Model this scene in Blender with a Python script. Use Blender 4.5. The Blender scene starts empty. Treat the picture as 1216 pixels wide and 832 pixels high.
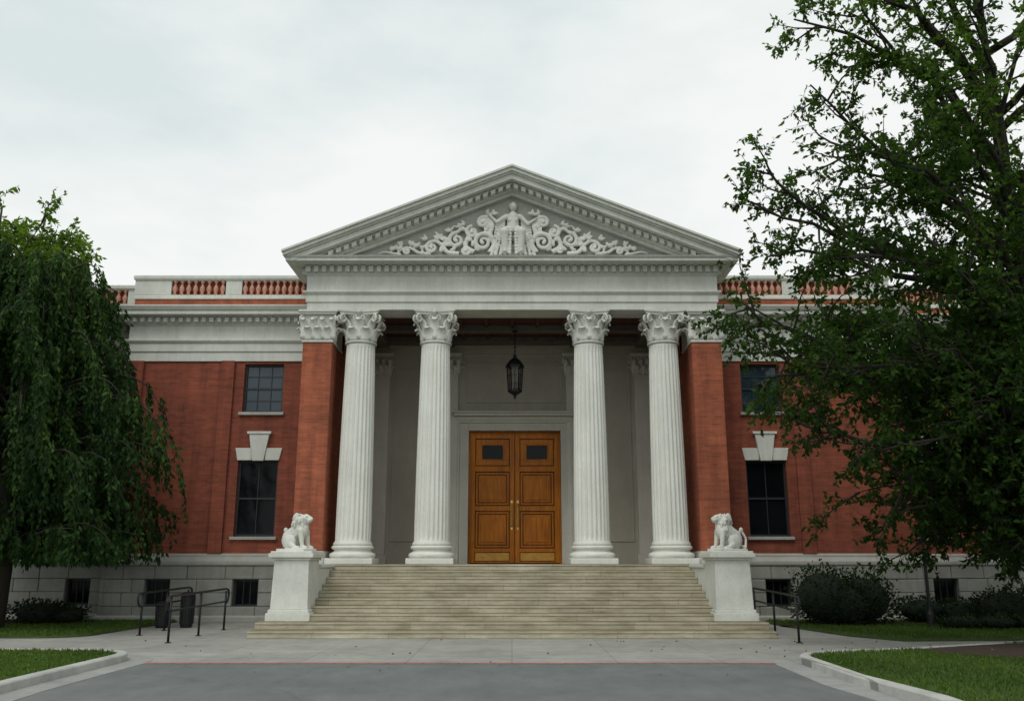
import bpy, bmesh, math, random
import numpy as np
from mathutils import Vector, Matrix
random.seed(7); RNG=np.random.default_rng(11)
scene=bpy.context.scene
COL=scene.collection
rad=math.radians

# ------------------------------------------------------------------ materials
def nmat(name):
    m=bpy.data.materials.new(name); m.use_nodes=True
    nt=m.node_tree; b=nt.nodes['Principled BSDF']
    return m,nt,b
def L(nt,a,b): nt.links.new(a,b)
def noise(nt,vec,scale,detail=4,rough=.6,mapscale=None):
    if mapscale:
        mp=nt.nodes.new('ShaderNodeMapping'); mp.inputs['Scale'].default_value=mapscale
        L(nt,vec,mp.inputs['Vector']); vec=mp.outputs['Vector']
    n=nt.nodes.new('ShaderNodeTexNoise'); n.inputs['Scale'].default_value=scale
    n.inputs['Detail'].default_value=detail; n.inputs['Roughness'].default_value=rough
    L(nt,vec,n.inputs['Vector']); return n.outputs['Fac']
def ramp(nt,fac,stops):
    r=nt.nodes.new('ShaderNodeValToRGB'); e=r.color_ramp.elements
    while len(e)<len(stops): e.new(.5)
    for i,(p,c) in enumerate(stops):
        e[i].position=p; e[i].color=(c[0],c[1],c[2],1) if hasattr(c,'__len__') else (c,c,c,1)
    L(nt,fac,r.inputs['Fac']); return r.outputs['Color']
def mix(nt,fac,a,b,mode='MIX'):
    m=nt.nodes.new('ShaderNodeMix'); m.data_type='RGBA'; m.blend_type=mode
    for s,v in ((m.inputs['Factor'],fac),(m.inputs['A'],a),(m.inputs['B'],b)):
        if hasattr(v,'is_linked') or hasattr(v,'links'): L(nt,v,s)
        else: s.default_value=v if not hasattr(v,'__len__') else (v[0],v[1],v[2],1)
    return m.outputs['Result']
def sc(c,k): return (c[0]*k,c[1]*k,c[2]*k)
def objco(nt): return nt.nodes.new('ShaderNodeTexCoord').outputs['Object']
def wallco(nt):
    co=objco(nt); s=nt.nodes.new('ShaderNodeSeparateXYZ'); L(nt,co,s.inputs[0])
    a=nt.nodes.new('ShaderNodeMath'); a.operation='ADD'; L(nt,s.outputs[0],a.inputs[0]); L(nt,s.outputs[1],a.inputs[1])
    c=nt.nodes.new('ShaderNodeCombineXYZ'); L(nt,a.outputs[0],c.inputs[0]); L(nt,s.outputs[2],c.inputs[1]); return c.outputs[0]
def bump(nt,b,h,strength=.3,dist=.02):
    n=nt.nodes.new('ShaderNodeBump'); n.inputs['Strength'].default_value=strength; n.inputs['Distance'].default_value=dist
    L(nt,h,n.inputs['Height']); L(nt,n.outputs['Normal'],b.inputs['Normal'])

def stone(name,c,var=.25,streak=.25,scale=1.2,rough=.75,bs=.25,dirt=(.45,.42,.34)):
    m,nt,b=nmat(name); co=objco(nt)
    n1=noise(nt,co,scale,5,.65); n2=noise(nt,co,2.2,4,.6,(3,3,.35)); n3=noise(nt,co,26,4,.7)
    col=ramp(nt,n1,[(.3,sc(c,1-var)),(.62,c),(.8,sc(c,1.05))])
    st=ramp(nt,n2,[(.45,0.0),(.75,1.0)])
    f=nt.nodes.new('ShaderNodeMath'); f.operation='MULTIPLY'; L(nt,st,f.inputs[0]); f.inputs[1].default_value=streak
    col=mix(nt,f.outputs[0],col,(c[0]*dirt[0]*1.6,c[1]*dirt[1]*1.6,c[2]*dirt[2]*1.6))
    g=ramp(nt,n3,[(.3,.86),(.7,1.0)])
    col=mix(nt,1.0,col,g,'MULTIPLY')
    L(nt,col,b.inputs['Base Color']); b.inputs['Roughness'].default_value=rough
    bump(nt,b,n3,bs,.01); return m

def brickmat(name,c,bw=.22,bh=.075,mortar=.010,mc=None,rough=.85):
    m,nt,b=nmat(name); co=wallco(nt); oc=objco(nt)
    mc=mc or (c[0]*.92,c[1]*1.25,c[2]*1.35)
    t=nt.nodes.new('ShaderNodeTexBrick'); L(nt,co,t.inputs['Vector'])
    t.inputs['Color1'].default_value=(*sc(c,1.12),1); t.inputs['Color2'].default_value=(*sc(c,.82),1)
    t.inputs['Mortar'].default_value=(*mc,1); t.inputs['Scale'].default_value=1
    t.inputs['Mortar Size'].default_value=mortar*.6; t.inputs['Mortar Smooth'].default_value=.3
    t.inputs['Brick Width'].default_value=bw; t.inputs['Row Height'].default_value=bh; t.inputs['Bias'].default_value=-.1
    n=noise(nt,oc,.7,5,.65); n2=noise(nt,oc,1.4,4,.6,(2.5,2.5,.3)); n4=noise(nt,oc,2.0,3,.6,(.25,.25,9))
    g=ramp(nt,n,[(.3,(.74,.74,.76)),(.7,(1.12,1.10,1.06))])
    col=mix(nt,1.0,t.outputs['Color'],g,'MULTIPLY')
    g2=ramp(nt,n2,[(.4,(1,1,1)),(.75,(.60,.62,.66))])
    col=mix(nt,1.0,col,g2,'MULTIPLY')
    col=mix(nt,1.0,col,ramp(nt,n4,[(.35,.84),(.6,1.03)]),'MULTIPLY')
    L(nt,col,b.inputs['Base Color']); b.inputs['Roughness'].default_value=rough
    b.inputs['Specular IOR Level'].default_value=.25
    bump(nt,b,t.outputs['Fac'],-.25,.01)
    return m

def simple(name,c,rough=.5,metal=0,var=.15,scale=6,bs=.1):
    m,nt,b=nmat(name); co=objco(nt); n=noise(nt,co,scale,5,.6)
    L(nt,ramp(nt,n,[(.3,sc(c,1-var)),(.7,sc(c,1+var))]),b.inputs['Base Color'])
    b.inputs['Roughness'].default_value=rough; b.inputs['Metallic'].default_value=metal
    if bs: bump(nt,b,n,bs,.01)
    return m

M_WHITE=stone('white_painted_stone',(.70,.72,.665),.18,.45)
M_COLUMN=stone('column_stone',(.82,.83,.775),.10,.28)
M_STAT=stone('statue_stone',(.75,.765,.71),.2,.35)
M_RELIEF=stone('relief_stone',(.70,.71,.66),.12,.2)
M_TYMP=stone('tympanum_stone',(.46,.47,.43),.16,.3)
M_BASE=stone('limestone_base',(.33,.335,.305),.34,.6)
M_INNER=stone('porch_plaster',(.50,.475,.40),.18,.3,.8)
M_BRICK=brickmat('red_brick',(.285,.080,.048))
M_BRICKP=brickmat('red_brick_pilaster',(.40,.118,.064))
M_TERRA=simple('terracotta',(.52,.26,.19),.8,0,.15,8)
M_BLACK=simple('black_painted_iron',(.012,.013,.014),.45,.3,.3,10)
M_DARK=simple('dark_window_frame',(.020,.023,.026),.5)
M_BRASS=simple('aged_brass',(.62,.42,.12),.35,.9,.25,9)
M_ROOF=simple('grey_roof',(.16,.17,.17),.8)
M_CEIL=simple('ceiling_wood',(.09,.028,.018),.6,0,.3,5)
M_CEILB=simple('ceiling_beam',(.13,.12,.10),.7,0,.15,5)
M_MULCH=simple('bark_mulch',(.045,.027,.018),.95,0,.6,30,.8)

def glass(name,a,b2,sp,ro):
    m,nt,b=nmat(name)
    co=objco(nt); n=noise(nt,co,.9,2,.5)
    L(nt,ramp(nt,n,[(.35,a),(.65,b2)]),b.inputs['Base Color']); b.inputs['Roughness'].default_value=ro
    b.inputs['Specular IOR Level'].default_value=sp
    bump(nt,b,n,.05,.05); return m
M_GLASS=glass('window_glass',(.004,.005,.006),(.007,.009,.011),.15,.08)
M_GLASSU=glass('upper_window_glass',(.014,.030,.045),(.030,.052,.075),.6,.05)

m,nt,b=nmat('step_limestone'); M_STEP=m
co=objco(nt); n1=noise(nt,co,1.1,5,.65,(1,1,3)); n2=noise(nt,co,30,4,.7); n3=noise(nt,co,3,5,.7,(.5,1,5)); n5=noise(nt,co,.8,5,.7)
col=ramp(nt,n1,[(.3,(.44,.40,.29)),(.55,(.60,.56,.44)),(.75,(.66,.63,.52))])
g=ramp(nt,n2,[(.3,.84),(.7,1.0)]); col=mix(nt,1.0,col,g,'MULTIPLY')
g=ramp(nt,n3,[(.4,(1,1,1)),(.72,(.70,.66,.55))]); col=mix(nt,1.0,col,g,'MULTIPLY')
col=mix(nt,1.0,col,ramp(nt,n5,[(.35,(.80,.80,.78)),(.6,(1.03,1.03,1.03))]),'MULTIPLY')
t=nt.nodes.new('ShaderNodeTexBrick'); L(nt,wallco(nt),t.inputs['Vector']); t.inputs['Scale'].default_value=1
t.inputs['Color1'].default_value=(1,1,1,1); t.inputs['Color2'].default_value=(.84,.83,.80,1); t.inputs['Mortar'].default_value=(.5,.47,.4,1)
t.inputs['Mortar Size'].default_value=.006; t.inputs['Brick Width'].default_value=1.7; t.inputs['Row Height'].default_value=.16; t.inputs['Bias'].default_value=0
col=mix(nt,.85,col,t.outputs['Color'],'MULTIPLY')
L(nt,col,b.inputs['Base Color']); b.inputs['Roughness'].default_value=.8; bump(nt,b,n2,.25,.01)

def paving(name,c,bw,bh,ms=.012,jc=.45):
    m,nt,b=nmat(name); co=objco(nt)
    n1=noise(nt,co,.5,6,.65); n2=noise(nt,co,40,4,.7); n3=noise(nt,co,3,5,.7)
    col=ramp(nt,n1,[(.3,sc(c,.74)),(.6,c),(.8,sc(c,1.1))])
    col=mix(nt,1.0,col,ramp(nt,n2,[(.3,.82),(.7,1.0)]),'MULTIPLY')
    col=mix(nt,1.0,col,ramp(nt,n3,[(.35,.82),(.6,1.0)]),'MULTIPLY')
    t=nt.nodes.new('ShaderNodeTexBrick'); L(nt,co,t.inputs['Vector']); t.inputs['Scale'].default_value=1; t.offset=0
    t.inputs['Color1'].default_value=(1,1,1,1); t.inputs['Color2'].default_value=(.9,.9,.9,1); t.inputs['Mortar'].default_value=(jc,jc,jc,1)
    t.inputs['Mortar Size'].default_value=ms; t.inputs['Brick Width'].default_value=bw; t.inputs['Row Height'].default_value=bh
    col=mix(nt,1.0,col,t.outputs['Color'],'MULTIPLY')
    L(nt,col,b.inputs['Base Color']); b.inputs['Roughness'].default_value=.85; bump(nt,b,n2,.2,.01); return m
M_PAVE=paving('concrete_paving',(.42,.425,.39),1.8,1.6,.008,.6)
M_CURB=paving('kerb_concrete',(.56,.565,.53),2.4,50,.012,.5)
M_GUT=paving('gutter_concrete',(.40,.41,.39),2.4,50,.01,.6)
M_REDP=paving('red_paver_strip',(.42,.15,.115),.3,.3)
m,nt,b=nmat('asphalt'); M_ASPH=m
co=objco(nt); n1=noise(nt,co,.35,6,.65); n2=noise(nt,co,70,3,.7); n3=noise(nt,co,2.2,6,.75,(1,.4,1))
col=ramp(nt,n1,[(.3,(.13,.145,.15)),(.7,(.20,.212,.212))])
col=mix(nt,1.0,col,ramp(nt,n2,[(.3,.62),(.7,1.2)]),'MULTIPLY'); col=mix(nt,1.0,col,ramp(nt,n3,[(.35,.82),(.65,1.06)]),'MULTIPLY')
v=nt.nodes.new('ShaderNodeTexVoronoi'); v.feature='DISTANCE_TO_EDGE'; v.inputs['Scale'].default_value=.16
dn=nt.nodes.new('ShaderNodeTexNoise'); dn.inputs['Scale'].default_value=1.5; dn.inputs['Detail'].default_value=6; L(nt,co,dn.inputs['Vector'])
L(nt,mix(nt,.35,co,dn.outputs['Color']),v.inputs['Vector'])
col=mix(nt,1.0,col,ramp(nt,v.outputs['Distance'],[(.0,.8),(.003,1.0)]),'MULTIPLY')
L(nt,col,b.inputs['Base Color']); b.inputs['Roughness'].default_value=.8; bump(nt,b,n2,.4,.01)
def grassmat(name,a,c):
    m,nt,b=nmat(name); co=objco(nt); n1=noise(nt,co,.8,6,.7); n2=noise(nt,co,40,4,.7)
    col=ramp(nt,n1,[(.3,a),(.7,c)]); col=mix(nt,1.0,col,ramp(nt,n2,[(.3,.55),(.7,1.2)]),'MULTIPLY')
    L(nt,col,b.inputs['Base Color']); b.inputs['Roughness'].default_value=.9; bump(nt,b,n2,.8,.03); return m
M_GRASS=grassmat('grass',(.040,.072,.016),(.075,.12,.028))
def wood(name,k):
    m,nt,b=nmat(name)
    co=objco(nt); n1=noise(nt,co,2.0,6,.65,(9,9,.6)); n2=noise(nt,co,14,5,.7,(6,6,.3)); n3=noise(nt,co,1.3,3,.5)
    col=ramp(nt,n1,[(.3,sc((.42,.118,.006),k)),(.55,sc((.62,.20,.012),k)),(.75,sc((.72,.26,.020),k))])
    col=mix(nt,1.0,col,ramp(nt,n2,[(.3,.72),(.7,1.05)]),'MULTIPLY'); col=mix(nt,1.0,col,ramp(nt,n3,[(.3,.8),(.7,1.1)]),'MULTIPLY')
    L(nt,col,b.inputs['Base Color']); b.inputs['Roughness'].default_value=.42; b.inputs['Specular IOR Level'].default_value=.22; return m
M_WOOD=wood('varnished_oak',1.0); M_WOODD=wood('varnished_oak_groove_shade',.28)  # second oak is a darkened copy, painting shade into the door recesses
m,nt,b=nmat('golden_oak'); M_WOODG=m
co=objco(nt); n1=noise(nt,co,3,5,.65,(2,2,3))
L(nt,ramp(nt,n1,[(.3,(.50,.25,.03)),(.7,(.72,.38,.05))]),b.inputs['Base Color']); b.inputs['Roughness'].default_value=.4
m,nt,b=nmat('bark'); M_BARK=m
co=objco(nt); n1=noise(nt,co,9,6,.7,(1,1,.25))
L(nt,ramp(nt,n1,[(.3,(.016,.013,.010)),(.7,(.045,.038,.030))]),b.inputs['Base Color']); b.inputs['Roughness'].default_value=.95; bump(nt,b,n1,.8,.03)
def leafmat(name,dark,mid,light,trans=.3):
    m,nt,b=nmat(name)
    at=nt.nodes.new('ShaderNodeAttribute'); at.attribute_name='tint'
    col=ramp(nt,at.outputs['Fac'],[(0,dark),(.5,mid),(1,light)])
    L(nt,col,b.inputs['Base Color']); b.inputs['Roughness'].default_value=.7; b.inputs['Specular IOR Level'].default_value=.12
    tr=nt.nodes.new('ShaderNodeBsdfTranslucent'); L(nt,mix(nt,1.0,col,(1.3,1.5,.5),'MULTIPLY'),tr.inputs['Color'])
    ms=nt.nodes.new('ShaderNodeMixShader'); ms.inputs[0].default_value=trans
    L(nt,b.outputs[0],ms.inputs[1]); L(nt,tr.outputs[0],ms.inputs[2]); L(nt,ms.outputs[0],nt.nodes['Material Output'].inputs['Surface'])
    return m
M_LEAF=leafmat('leaf_green',(.016,.038,.006),(.040,.088,.013),(.105,.18,.026),.4)
M_LEAFD=leafmat('dark_leaf',(.010,.024,.005),(.022,.048,.009),(.05,.09,.016),.25)
M_LEAFW=leafmat('willow_leaf',(.011,.030,.008),(.028,.068,.015),(.070,.13,.026),.25)
M_LEAFL=leafmat('light_leaf',(.055,.10,.014),(.11,.19,.026),(.19,.28,.045),.4)
M_SHRUB=leafmat('shrub_leaf',(.007,.016,.006),(.014,.032,.010),(.026,.054,.014),.1)
M_BLADE=leafmat('grass_blade',(.035,.070,.012),(.068,.125,.022),(.12,.19,.036),.25)

# ------------------------------------------------------------------ mesh builder
class MB:
    def __init__(s): s.v=[]; s.f=[]
    def add(s,vs,fs):
        o=len(s.v); s.v.extend([tuple(p) for p in vs]); s.f.extend([tuple(i+o for i in f) for f in fs])
    def box(s,x0,x1,y0,y1,z0,z1):
        if x0>x1:x0,x1=x1,x0
        s.add([(x0,y0,z0),(x1,y0,z0),(x1,y1,z0),(x0,y1,z0),(x0,y0,z1),(x1,y0,z1),(x1,y1,z1),(x0,y1,z1)],
              [(0,3,2,1),(4,5,6,7),(0,1,5,4),(1,2,6,5),(2,3,7,6),(3,0,4,7)])
    def quad(s,*p): s.add(p,[tuple(range(len(p)))])
    def lathe(s,prof,cx,cy,n=48,rf=None):
        vs=[];fs=[]
        for k,(r,z) in enumerate(prof):
            for i in range(n):
                a=2*math.pi*i/n; rr=r if rf is None else rf(r,a,k)
                vs.append((cx+rr*math.cos(a),cy+rr*math.sin(a),z))
        for k in range(len(prof)-1):
            for i in range(n):
                j=(i+1)%n; fs.append((k*n+i,k*n+j,(k+1)*n+j,(k+1)*n+i))
        fs.append(tuple(range(n))[::-1]); fs.append(tuple((len(prof)-1)*n+i for i in range(n)))
        s.add(vs,fs)
    def sweep(s,prof,path,sx=1,closed=False,caps=True):
        n=len(path); np_=len(prof); vs=[];fs=[]
        def nrm(a,b):
            dx,dy=b[0]-a[0],b[1]-a[1]; l=math.hypot(dx,dy); return (-dy/l,dx/l)
        for i in range(n):
            if closed: n1=nrm(path[i-1],path[i]); n2=nrm(path[i],path[(i+1)%n])
            else:
                n1=nrm(path[i-1],path[i]) if i>0 else nrm(path[0],path[1])
                n2=nrm(path[i],path[i+1]) if i<n-1 else n1
            k=1+n1[0]*n2[0]+n1[1]*n2[1]; mx,my=(n1[0]+n2[0])/k,(n1[1]+n2[1])/k
            for (o,z) in prof: vs.append(((path[i][0]+mx*o)*sx,path[i][1]+my*o,z))
        m=n if closed else n-1
        for i in range(m):
            i2=(i+1)%n
            for j in range(np_):
                j2=(j+1)%np_; fs.append((i*np_+j,i2*np_+j,i2*np_+j2,i*np_+j2))
        if not closed and caps:
            fs.append(tuple(range(np_))); fs.append(tuple((n-1)*np_+j for j in range(np_))[::-1])
        s.add(vs,fs)
    def tube(s,pts,rads,sides=6,cap=True):
        pts=[Vector(p) for p in pts]; n=len(pts)
        if n<2: return
        vs=[];fs=[]; up=Vector((0.13,0.31,.94)); prev=None
        for i in range(n):
            d=(pts[min(i+1,n-1)]-pts[max(i-1,0)])
            if d.length<1e-9: d=Vector((0,0,1))
            d.normalize()
            if prev is None:
                a=d.cross(up)
                if a.length<.05: a=d.cross(Vector((1,0,0)))
            else: a=prev-d*prev.dot(d)
            a.normalize(); prev=a; b_=d.cross(a)
            for k in range(sides):
                t=2*math.pi*k/sides; vs.append(pts[i]+(a*math.cos(t)+b_*math.sin(t))*rads[i])
        for i in range(n-1):
            for k in range(sides):
                k2=(k+1)%sides; fs.append((i*sides+k,i*sides+k2,(i+1)*sides+k2,(i+1)*sides+k))
        if cap: fs.append(tuple(range(sides))[::-1]); fs.append(tuple((n-1)*sides+k for k in range(sides)))
        s.add(vs,fs)
    def ell(s,c,r,rot=None,n=12,m=8):
        vs=[];fs=[]; R=rot or Matrix.Identity(3)
        for i in range(m+1):
            ph=math.pi*i/m
            for j in range(n):
                th=2*math.pi*j/n
                p=R@Vector((r[0]*math.sin(ph)*math.cos(th),r[1]*math.sin(ph)*math.sin(th),r[2]*math.cos(ph)))
                vs.append(Vector(c)+p)
        for i in range(m):
            for j in range(n):
                j2=(j+1)%n; fs.append((i*n+j,(i+1)*n+j,(i+1)*n+j2,i*n+j2))
        s.add(vs,fs)
    def caps(s,p0,p1,r0,r1,k=7):
        p0=Vector(p0);p1=Vector(p1)
        for i in range(k+1):
            t=i/k; s.ell(p0.lerp(p1,t),[r0+(r1-r0)*t]*3,n=10,m=6)
    def obj(s,name,mat,parent=None,bevel=0,smooth=False,merge=False,solid=0,voxel=0,xf=None,segs=2):
        me=bpy.data.meshes.new(name); me.from_pydata(s.v,[],s.f); me.update()
        bm=bmesh.new(); bm.from_mesh(me)
        if merge: bmesh.ops.remove_doubles(bm,verts=bm.verts,dist=1e-4)
        bmesh.ops.recalc_face_normals(bm,faces=bm.faces)
        for f in bm.faces: f.smooth=smooth
        bm.to_mesh(me); bm.free()
        me.materials.append(mat)
        o=bpy.data.objects.new(name,me); COL.objects.link(o)
        if parent: o.parent=parent
        if solid: q=o.modifiers.new('s','SOLIDIFY'); q.thickness=solid; q.offset=0
        if voxel:
            q=o.modifiers.new('r','REMESH'); q.mode='VOXEL'; q.voxel_size=voxel; q.use_smooth_shade=True
            q=o.modifiers.new('sm','SMOOTH'); q.iterations=2; q.factor=.5
        if bevel: q=o.modifiers.new('b','BEVEL'); q.width=bevel; q.segments=segs; q.limit_method='ANGLE'; q.angle_limit=rad(40)
        if xf: o.matrix_world=xf
        return o
def empty(name,loc=(0,0,0)):
    e=bpy.data.objects.new(name,None); COL.objects.link(e); e.location=loc; return e

BLD=empty('neoclassical_courthouse')
FL=1.60; YC=25.25; CAPT=8.79
XO,XI=4.44,2.24

# ------------------------------------------------------------------ capitals
def leafstrip(mb,ox,oy,z0,dx,dy,h,w,k=1.0):
    tx,ty=-dy,dx
    prof=[(.0,0,.80),(.012,.18,1.0),(.02,.34,.84),(.028,.5,1.0),(.045,.66,.82),(.075,.82,.92),(.125,.95,.70),(.175,1.0,.62),(.205,.93,.40),(.20,.85,.12)]
    vs=[];fs=[]
    for (o,t,ww) in prof:
        o*=k; hw=w*ww/2
        for q,ext in ((-1,-.012),(-.45,.012),(0,.03),(.45,.012),(1,-.012)):
            vs.append((ox+dx*(o+ext)+tx*hw*q,oy+dy*(o+ext)+ty*hw*q,z0+h*t))
    for i in range(len(prof)-1):
        for j in range(4): fs.append((i*5+j,i*5+j+1,(i+1)*5+j+1,(i+1)*5+j))
    mb.add(vs,fs)
def volute(mb,ox,oy,z,dx,dy,R=.125,start=-.28,r=.032):
    pts=[];rd=[]
    for i in range(5):
        t=i/5; pts.append((start+(-start)*t**1.3-.0,-.34+(.34+R)*t**.75)); rd.append(r*(.7+.3*t))
    for i in range(20):
        a=math.pi/2-i/19*2*math.pi*1.45; q=R*(1-i/19*.80)
        pts.append((q*math.cos(a),q*math.sin(a))); rd.append(r*(1.1-.5*i/19))
    mb.tube([(ox+dx*p[0],oy+dy*p[0],z+p[1]) for p in pts],rd,7)
def abacus(mb,cx,cy,z0,z1,a,c=.13):
    for (za,zb,k) in ((z0,z0+(z1-z0)*.55,.93),(z0+(z1-z0)*.55,z1,1.0)):
        pts=[]
        for s_ in range(4):
            an=s_*math.pi/2
            for i in range(9):
                u=-.92+1.84*i/8; d=(a-c*(1-u*u))*k; q=u*a*k
                pts.append((cx+d*math.cos(an)-q*math.sin(an),cy+d*math.sin(an)+q*math.cos(an)))
        n=len(pts); mb.add([(x,y,za) for x,y in pts]+[(x,y,zb) for x,y in pts],
            [tuple(range(n))[::-1],tuple(range(n,2*n))]+[(i,(i+1)%n,n+(i+1)%n,n+i) for i in range(n)])
def capital_round(mb,mbs,cx,cy,z0,z1,r,a):
    H=z1-z0
    mb.lathe([(r*1.0,z0-.05),(r*1.1,z0-.03),(r*1.1,z0+.01),(r*.97,z0+.03),(r*.96,z0+H*.5),(r*1.08,z0+H*.75),(r*1.28,z0+H*.86)],cx,cy,40)
    abacus(mb,cx,cy,z0+H*.86,z1,a)
    for i in range(8):
        an=2*math.pi*(i+.5)/8; d=(math.cos(an),math.sin(an))
        leafstrip(mbs,cx+d[0]*r*.98,cy+d[1]*r*.98,z0+.02,d[0],d[1],H*.40,r*.78)
    for i in range(8):
        an=2*math.pi*i/8; d=(math.cos(an),math.sin(an))
        leafstrip(mbs,cx+d[0]*r*1.0,cy+d[1]*r*1.0,z0+.06,d[0],d[1],H*.64,r*.74,1.1)
    for i in range(4):
        an=math.pi/4+i*math.pi/2
        for da in (-.09,.09):
            d=(math.cos(an+da),math.sin(an+da)); q=a*1.12
            volute(mb,cx+d[0]*q,cy+d[1]*q,z0+H*.70,d[0],d[1])
        an2=i*math.pi/2; d=(math.cos(an2),math.sin(an2)); t=(-d[1],d[0])
        for sg in (-1,1):
            pts=[];rd=[]
            for k in range(16):
                aa=-math.pi/2+k/15*2*math.pi*1.2; q=.075*(1-k/15*.75)
                pts.append((cx+d[0]*r*1.22+t[0]*sg*(.10+q*math.cos(aa)),cy+d[1]*r*1.22+t[1]*sg*(.10+q*math.cos(aa)),z0+H*.74+q*math.sin(aa))); rd.append(.02)
            mb.tube(pts,rd,5)
        mb.ell((cx+d[0]*(a-.10),cy+d[1]*(a-.10),z1-.06),(.07,.07,.07),n=8,m=6)
def capital_square(mb,mbs,x0,x1,y0,y1,z0,z1):
    H=z1-z0; cx=(x0+x1)/2; w=x1-x0
    mb.box(x0,x1,y0,y1,z0,z0+H*.86); mb.box(x0-.03,x1+.03,y0-.03,y1,z0-.04,z0+.02)
    mb.box(x0-.10,x1+.10,y0-.10,y1,z0+H*.86,z0+H*.93); mb.box(x0-.14,x1+.14,y0-.14,y1,z0+H*.93,z1)
    n=3
    for i in range(n): leafstrip(mbs,x0+w*(i+.5)/n,y0,z0+.02,0,-1,H*.40,w/n*.95)
    for i in range(n+1): leafstrip(mbs,x0+w*(i)/n*.96+.02*w,y0,z0+.05,0,-1,H*.64,w/n*.8,1.1)
    for sg,xx in ((-1,x0),(1,x1)):
        for yy in (y0+.12,y0+.36): leafstrip(mbs,xx,yy,z0+.02,sg,0,H*.42,.22)
        leafstrip(mbs,xx,y0+.22,z0+.05,sg,0,H*.64,.22)
        d=(sg*.707,-.707); volute(mb,xx+sg*.03,y0-.03,z0+H*.70,d[0],d[1],.11,-.2)
    for sg in (-1,1):
        pts=[];rd=[]
        for k in range(16):
            aa=-math.pi/2+k/15*2*math.pi*1.2; q=.07*(1-k/15*.75)
            pts.append((cx+sg*(.10+q*math.cos(aa)),y0-.05,z0+H*.74+q*math.sin(aa))); rd.append(.02)
        mb.tube(pts,rd,5)

# ------------------------------------------------------------------ columns
NF=24; PER=8
def flut(depth):
    def rf(r,a,k):
        dp=depth[k]
        if dp==0: return r
        u=(a/(2*math.pi)*NF+.5)%1.0
        if u<.14 or u>.86: return r
        return r-dp*math.sin(math.pi*(u-.14)/.72)**.7
    return rf
cap_b=MB();cap_l=MB();col_b=MB();base_b=MB();pl_b=MB()
CZ0=7.88
for x in (-XO,-XI,XI,XO):
    prof=[];dep=[]
    zb=FL+.52; zt=CZ0-.06
    for i in range(22):
        t=i/21; z=zb+(zt-zb)*t; R=.495-.080*(t**1.7)
        if i==0: prof+= [(R+.05,zb-.02),(R+.045,zb+.04),(R+.005,zb+.10)]; dep+=[0,0,0]
        z=max(z,zb+.12) if i==0 else z
        d=.038
        if i==0: prof.append((R,z));dep.append(0); prof.append((R,z+.06));dep.append(d); continue
        if i==21: prof.append((R,z-.12));dep.append(d); prof.append((R,z-.06));dep.append(0); prof.append((R,z));dep.append(0); continue
        prof.append((R,z));dep.append(d)
    col_b.lathe(prof,x,YC,NF*PER,flut(dep))
    pl_b.box(x-.65,x+.65,YC-.65,YC+.65,FL,FL+.16)
    def arc(r,zc,h,n=7):
        return [(r+h/2*math.cos(-math.pi/2+math.pi*i/(n-1)),zc+h/2*math.sin(-math.pi/2+math.pi*i/(n-1))) for i in range(n)]
    pr=arc(.565,FL+.16+.075,.15)+[(.56,FL+.32),(.52,FL+.34),(.508,FL+.37),(.52,FL+.395)]+arc(.535,FL+.45,.10)+[(.52,FL+.52)]
    base_b.lathe([(.3,FL+.16)]+pr,x,YC,48)
    capital_round(cap_b,cap_l,x,YC,CZ0,CAPT,.42,.62)
col_b.obj('column_shafts',M_COLUMN,BLD,smooth=True)
base_b.obj('column_bases',M_COLUMN,BLD,smooth=True)
pl_b.obj('column_plinths',M_COLUMN,BLD,bevel=.02)

brp=MB(); anb=MB()
for s in (-1,1):
    xa,xb=sorted((s*5.20,s*6.05))
    brp.box(xa,xb,24.83,26.6,FL+.35,CZ0-.05)
    anb.box(xa-.07,xb+.07,24.76,26.6,FL-.0,FL+.18); anb.box(xa-.035,xb+.035,24.79,26.6,FL+.18,FL+.35)
    capital_square(cap_b,cap_l,xa,xb,24.83,26.3,CZ0,CAPT)
brp.obj('brick_antae',M_BRICKP,BLD,bevel=.015)
anb.obj('antae_bases',M_WHITE,BLD,bevel=.02)
bp=MB(); YB=29.3
bcap=MB();bcl=MB()
for x in (-XO,-XI+.1,XI-.1,XO):
    bp.box(x-.33,x+.33,YB-.18,YB+.05,FL+.3,7.75); bp.box(x-.40,x+.40,YB-.24,YB+.05,FL,FL+.3)
    capital_square(bcap,bcl,x-.33,x+.33,YB-.18,YB+.05,7.75,8.5)
M_PIL=stone('porch_pilaster_stone',(.70,.69,.62),.12,.2)
bp.obj('porch_pilasters',M_PIL,BLD,bevel=.015)
bcap.obj('porch_pilaster_capitals',M_PIL,BLD); bcl.obj('porch_pilaster_leaves',M_PIL,BLD,smooth=True,solid=.02)
cap_b.obj('capital_bells',M_WHITE,BLD); cap_l.obj('capital_acanthus',M_COLUMN,BLD,smooth=True,solid=.022)

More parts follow.
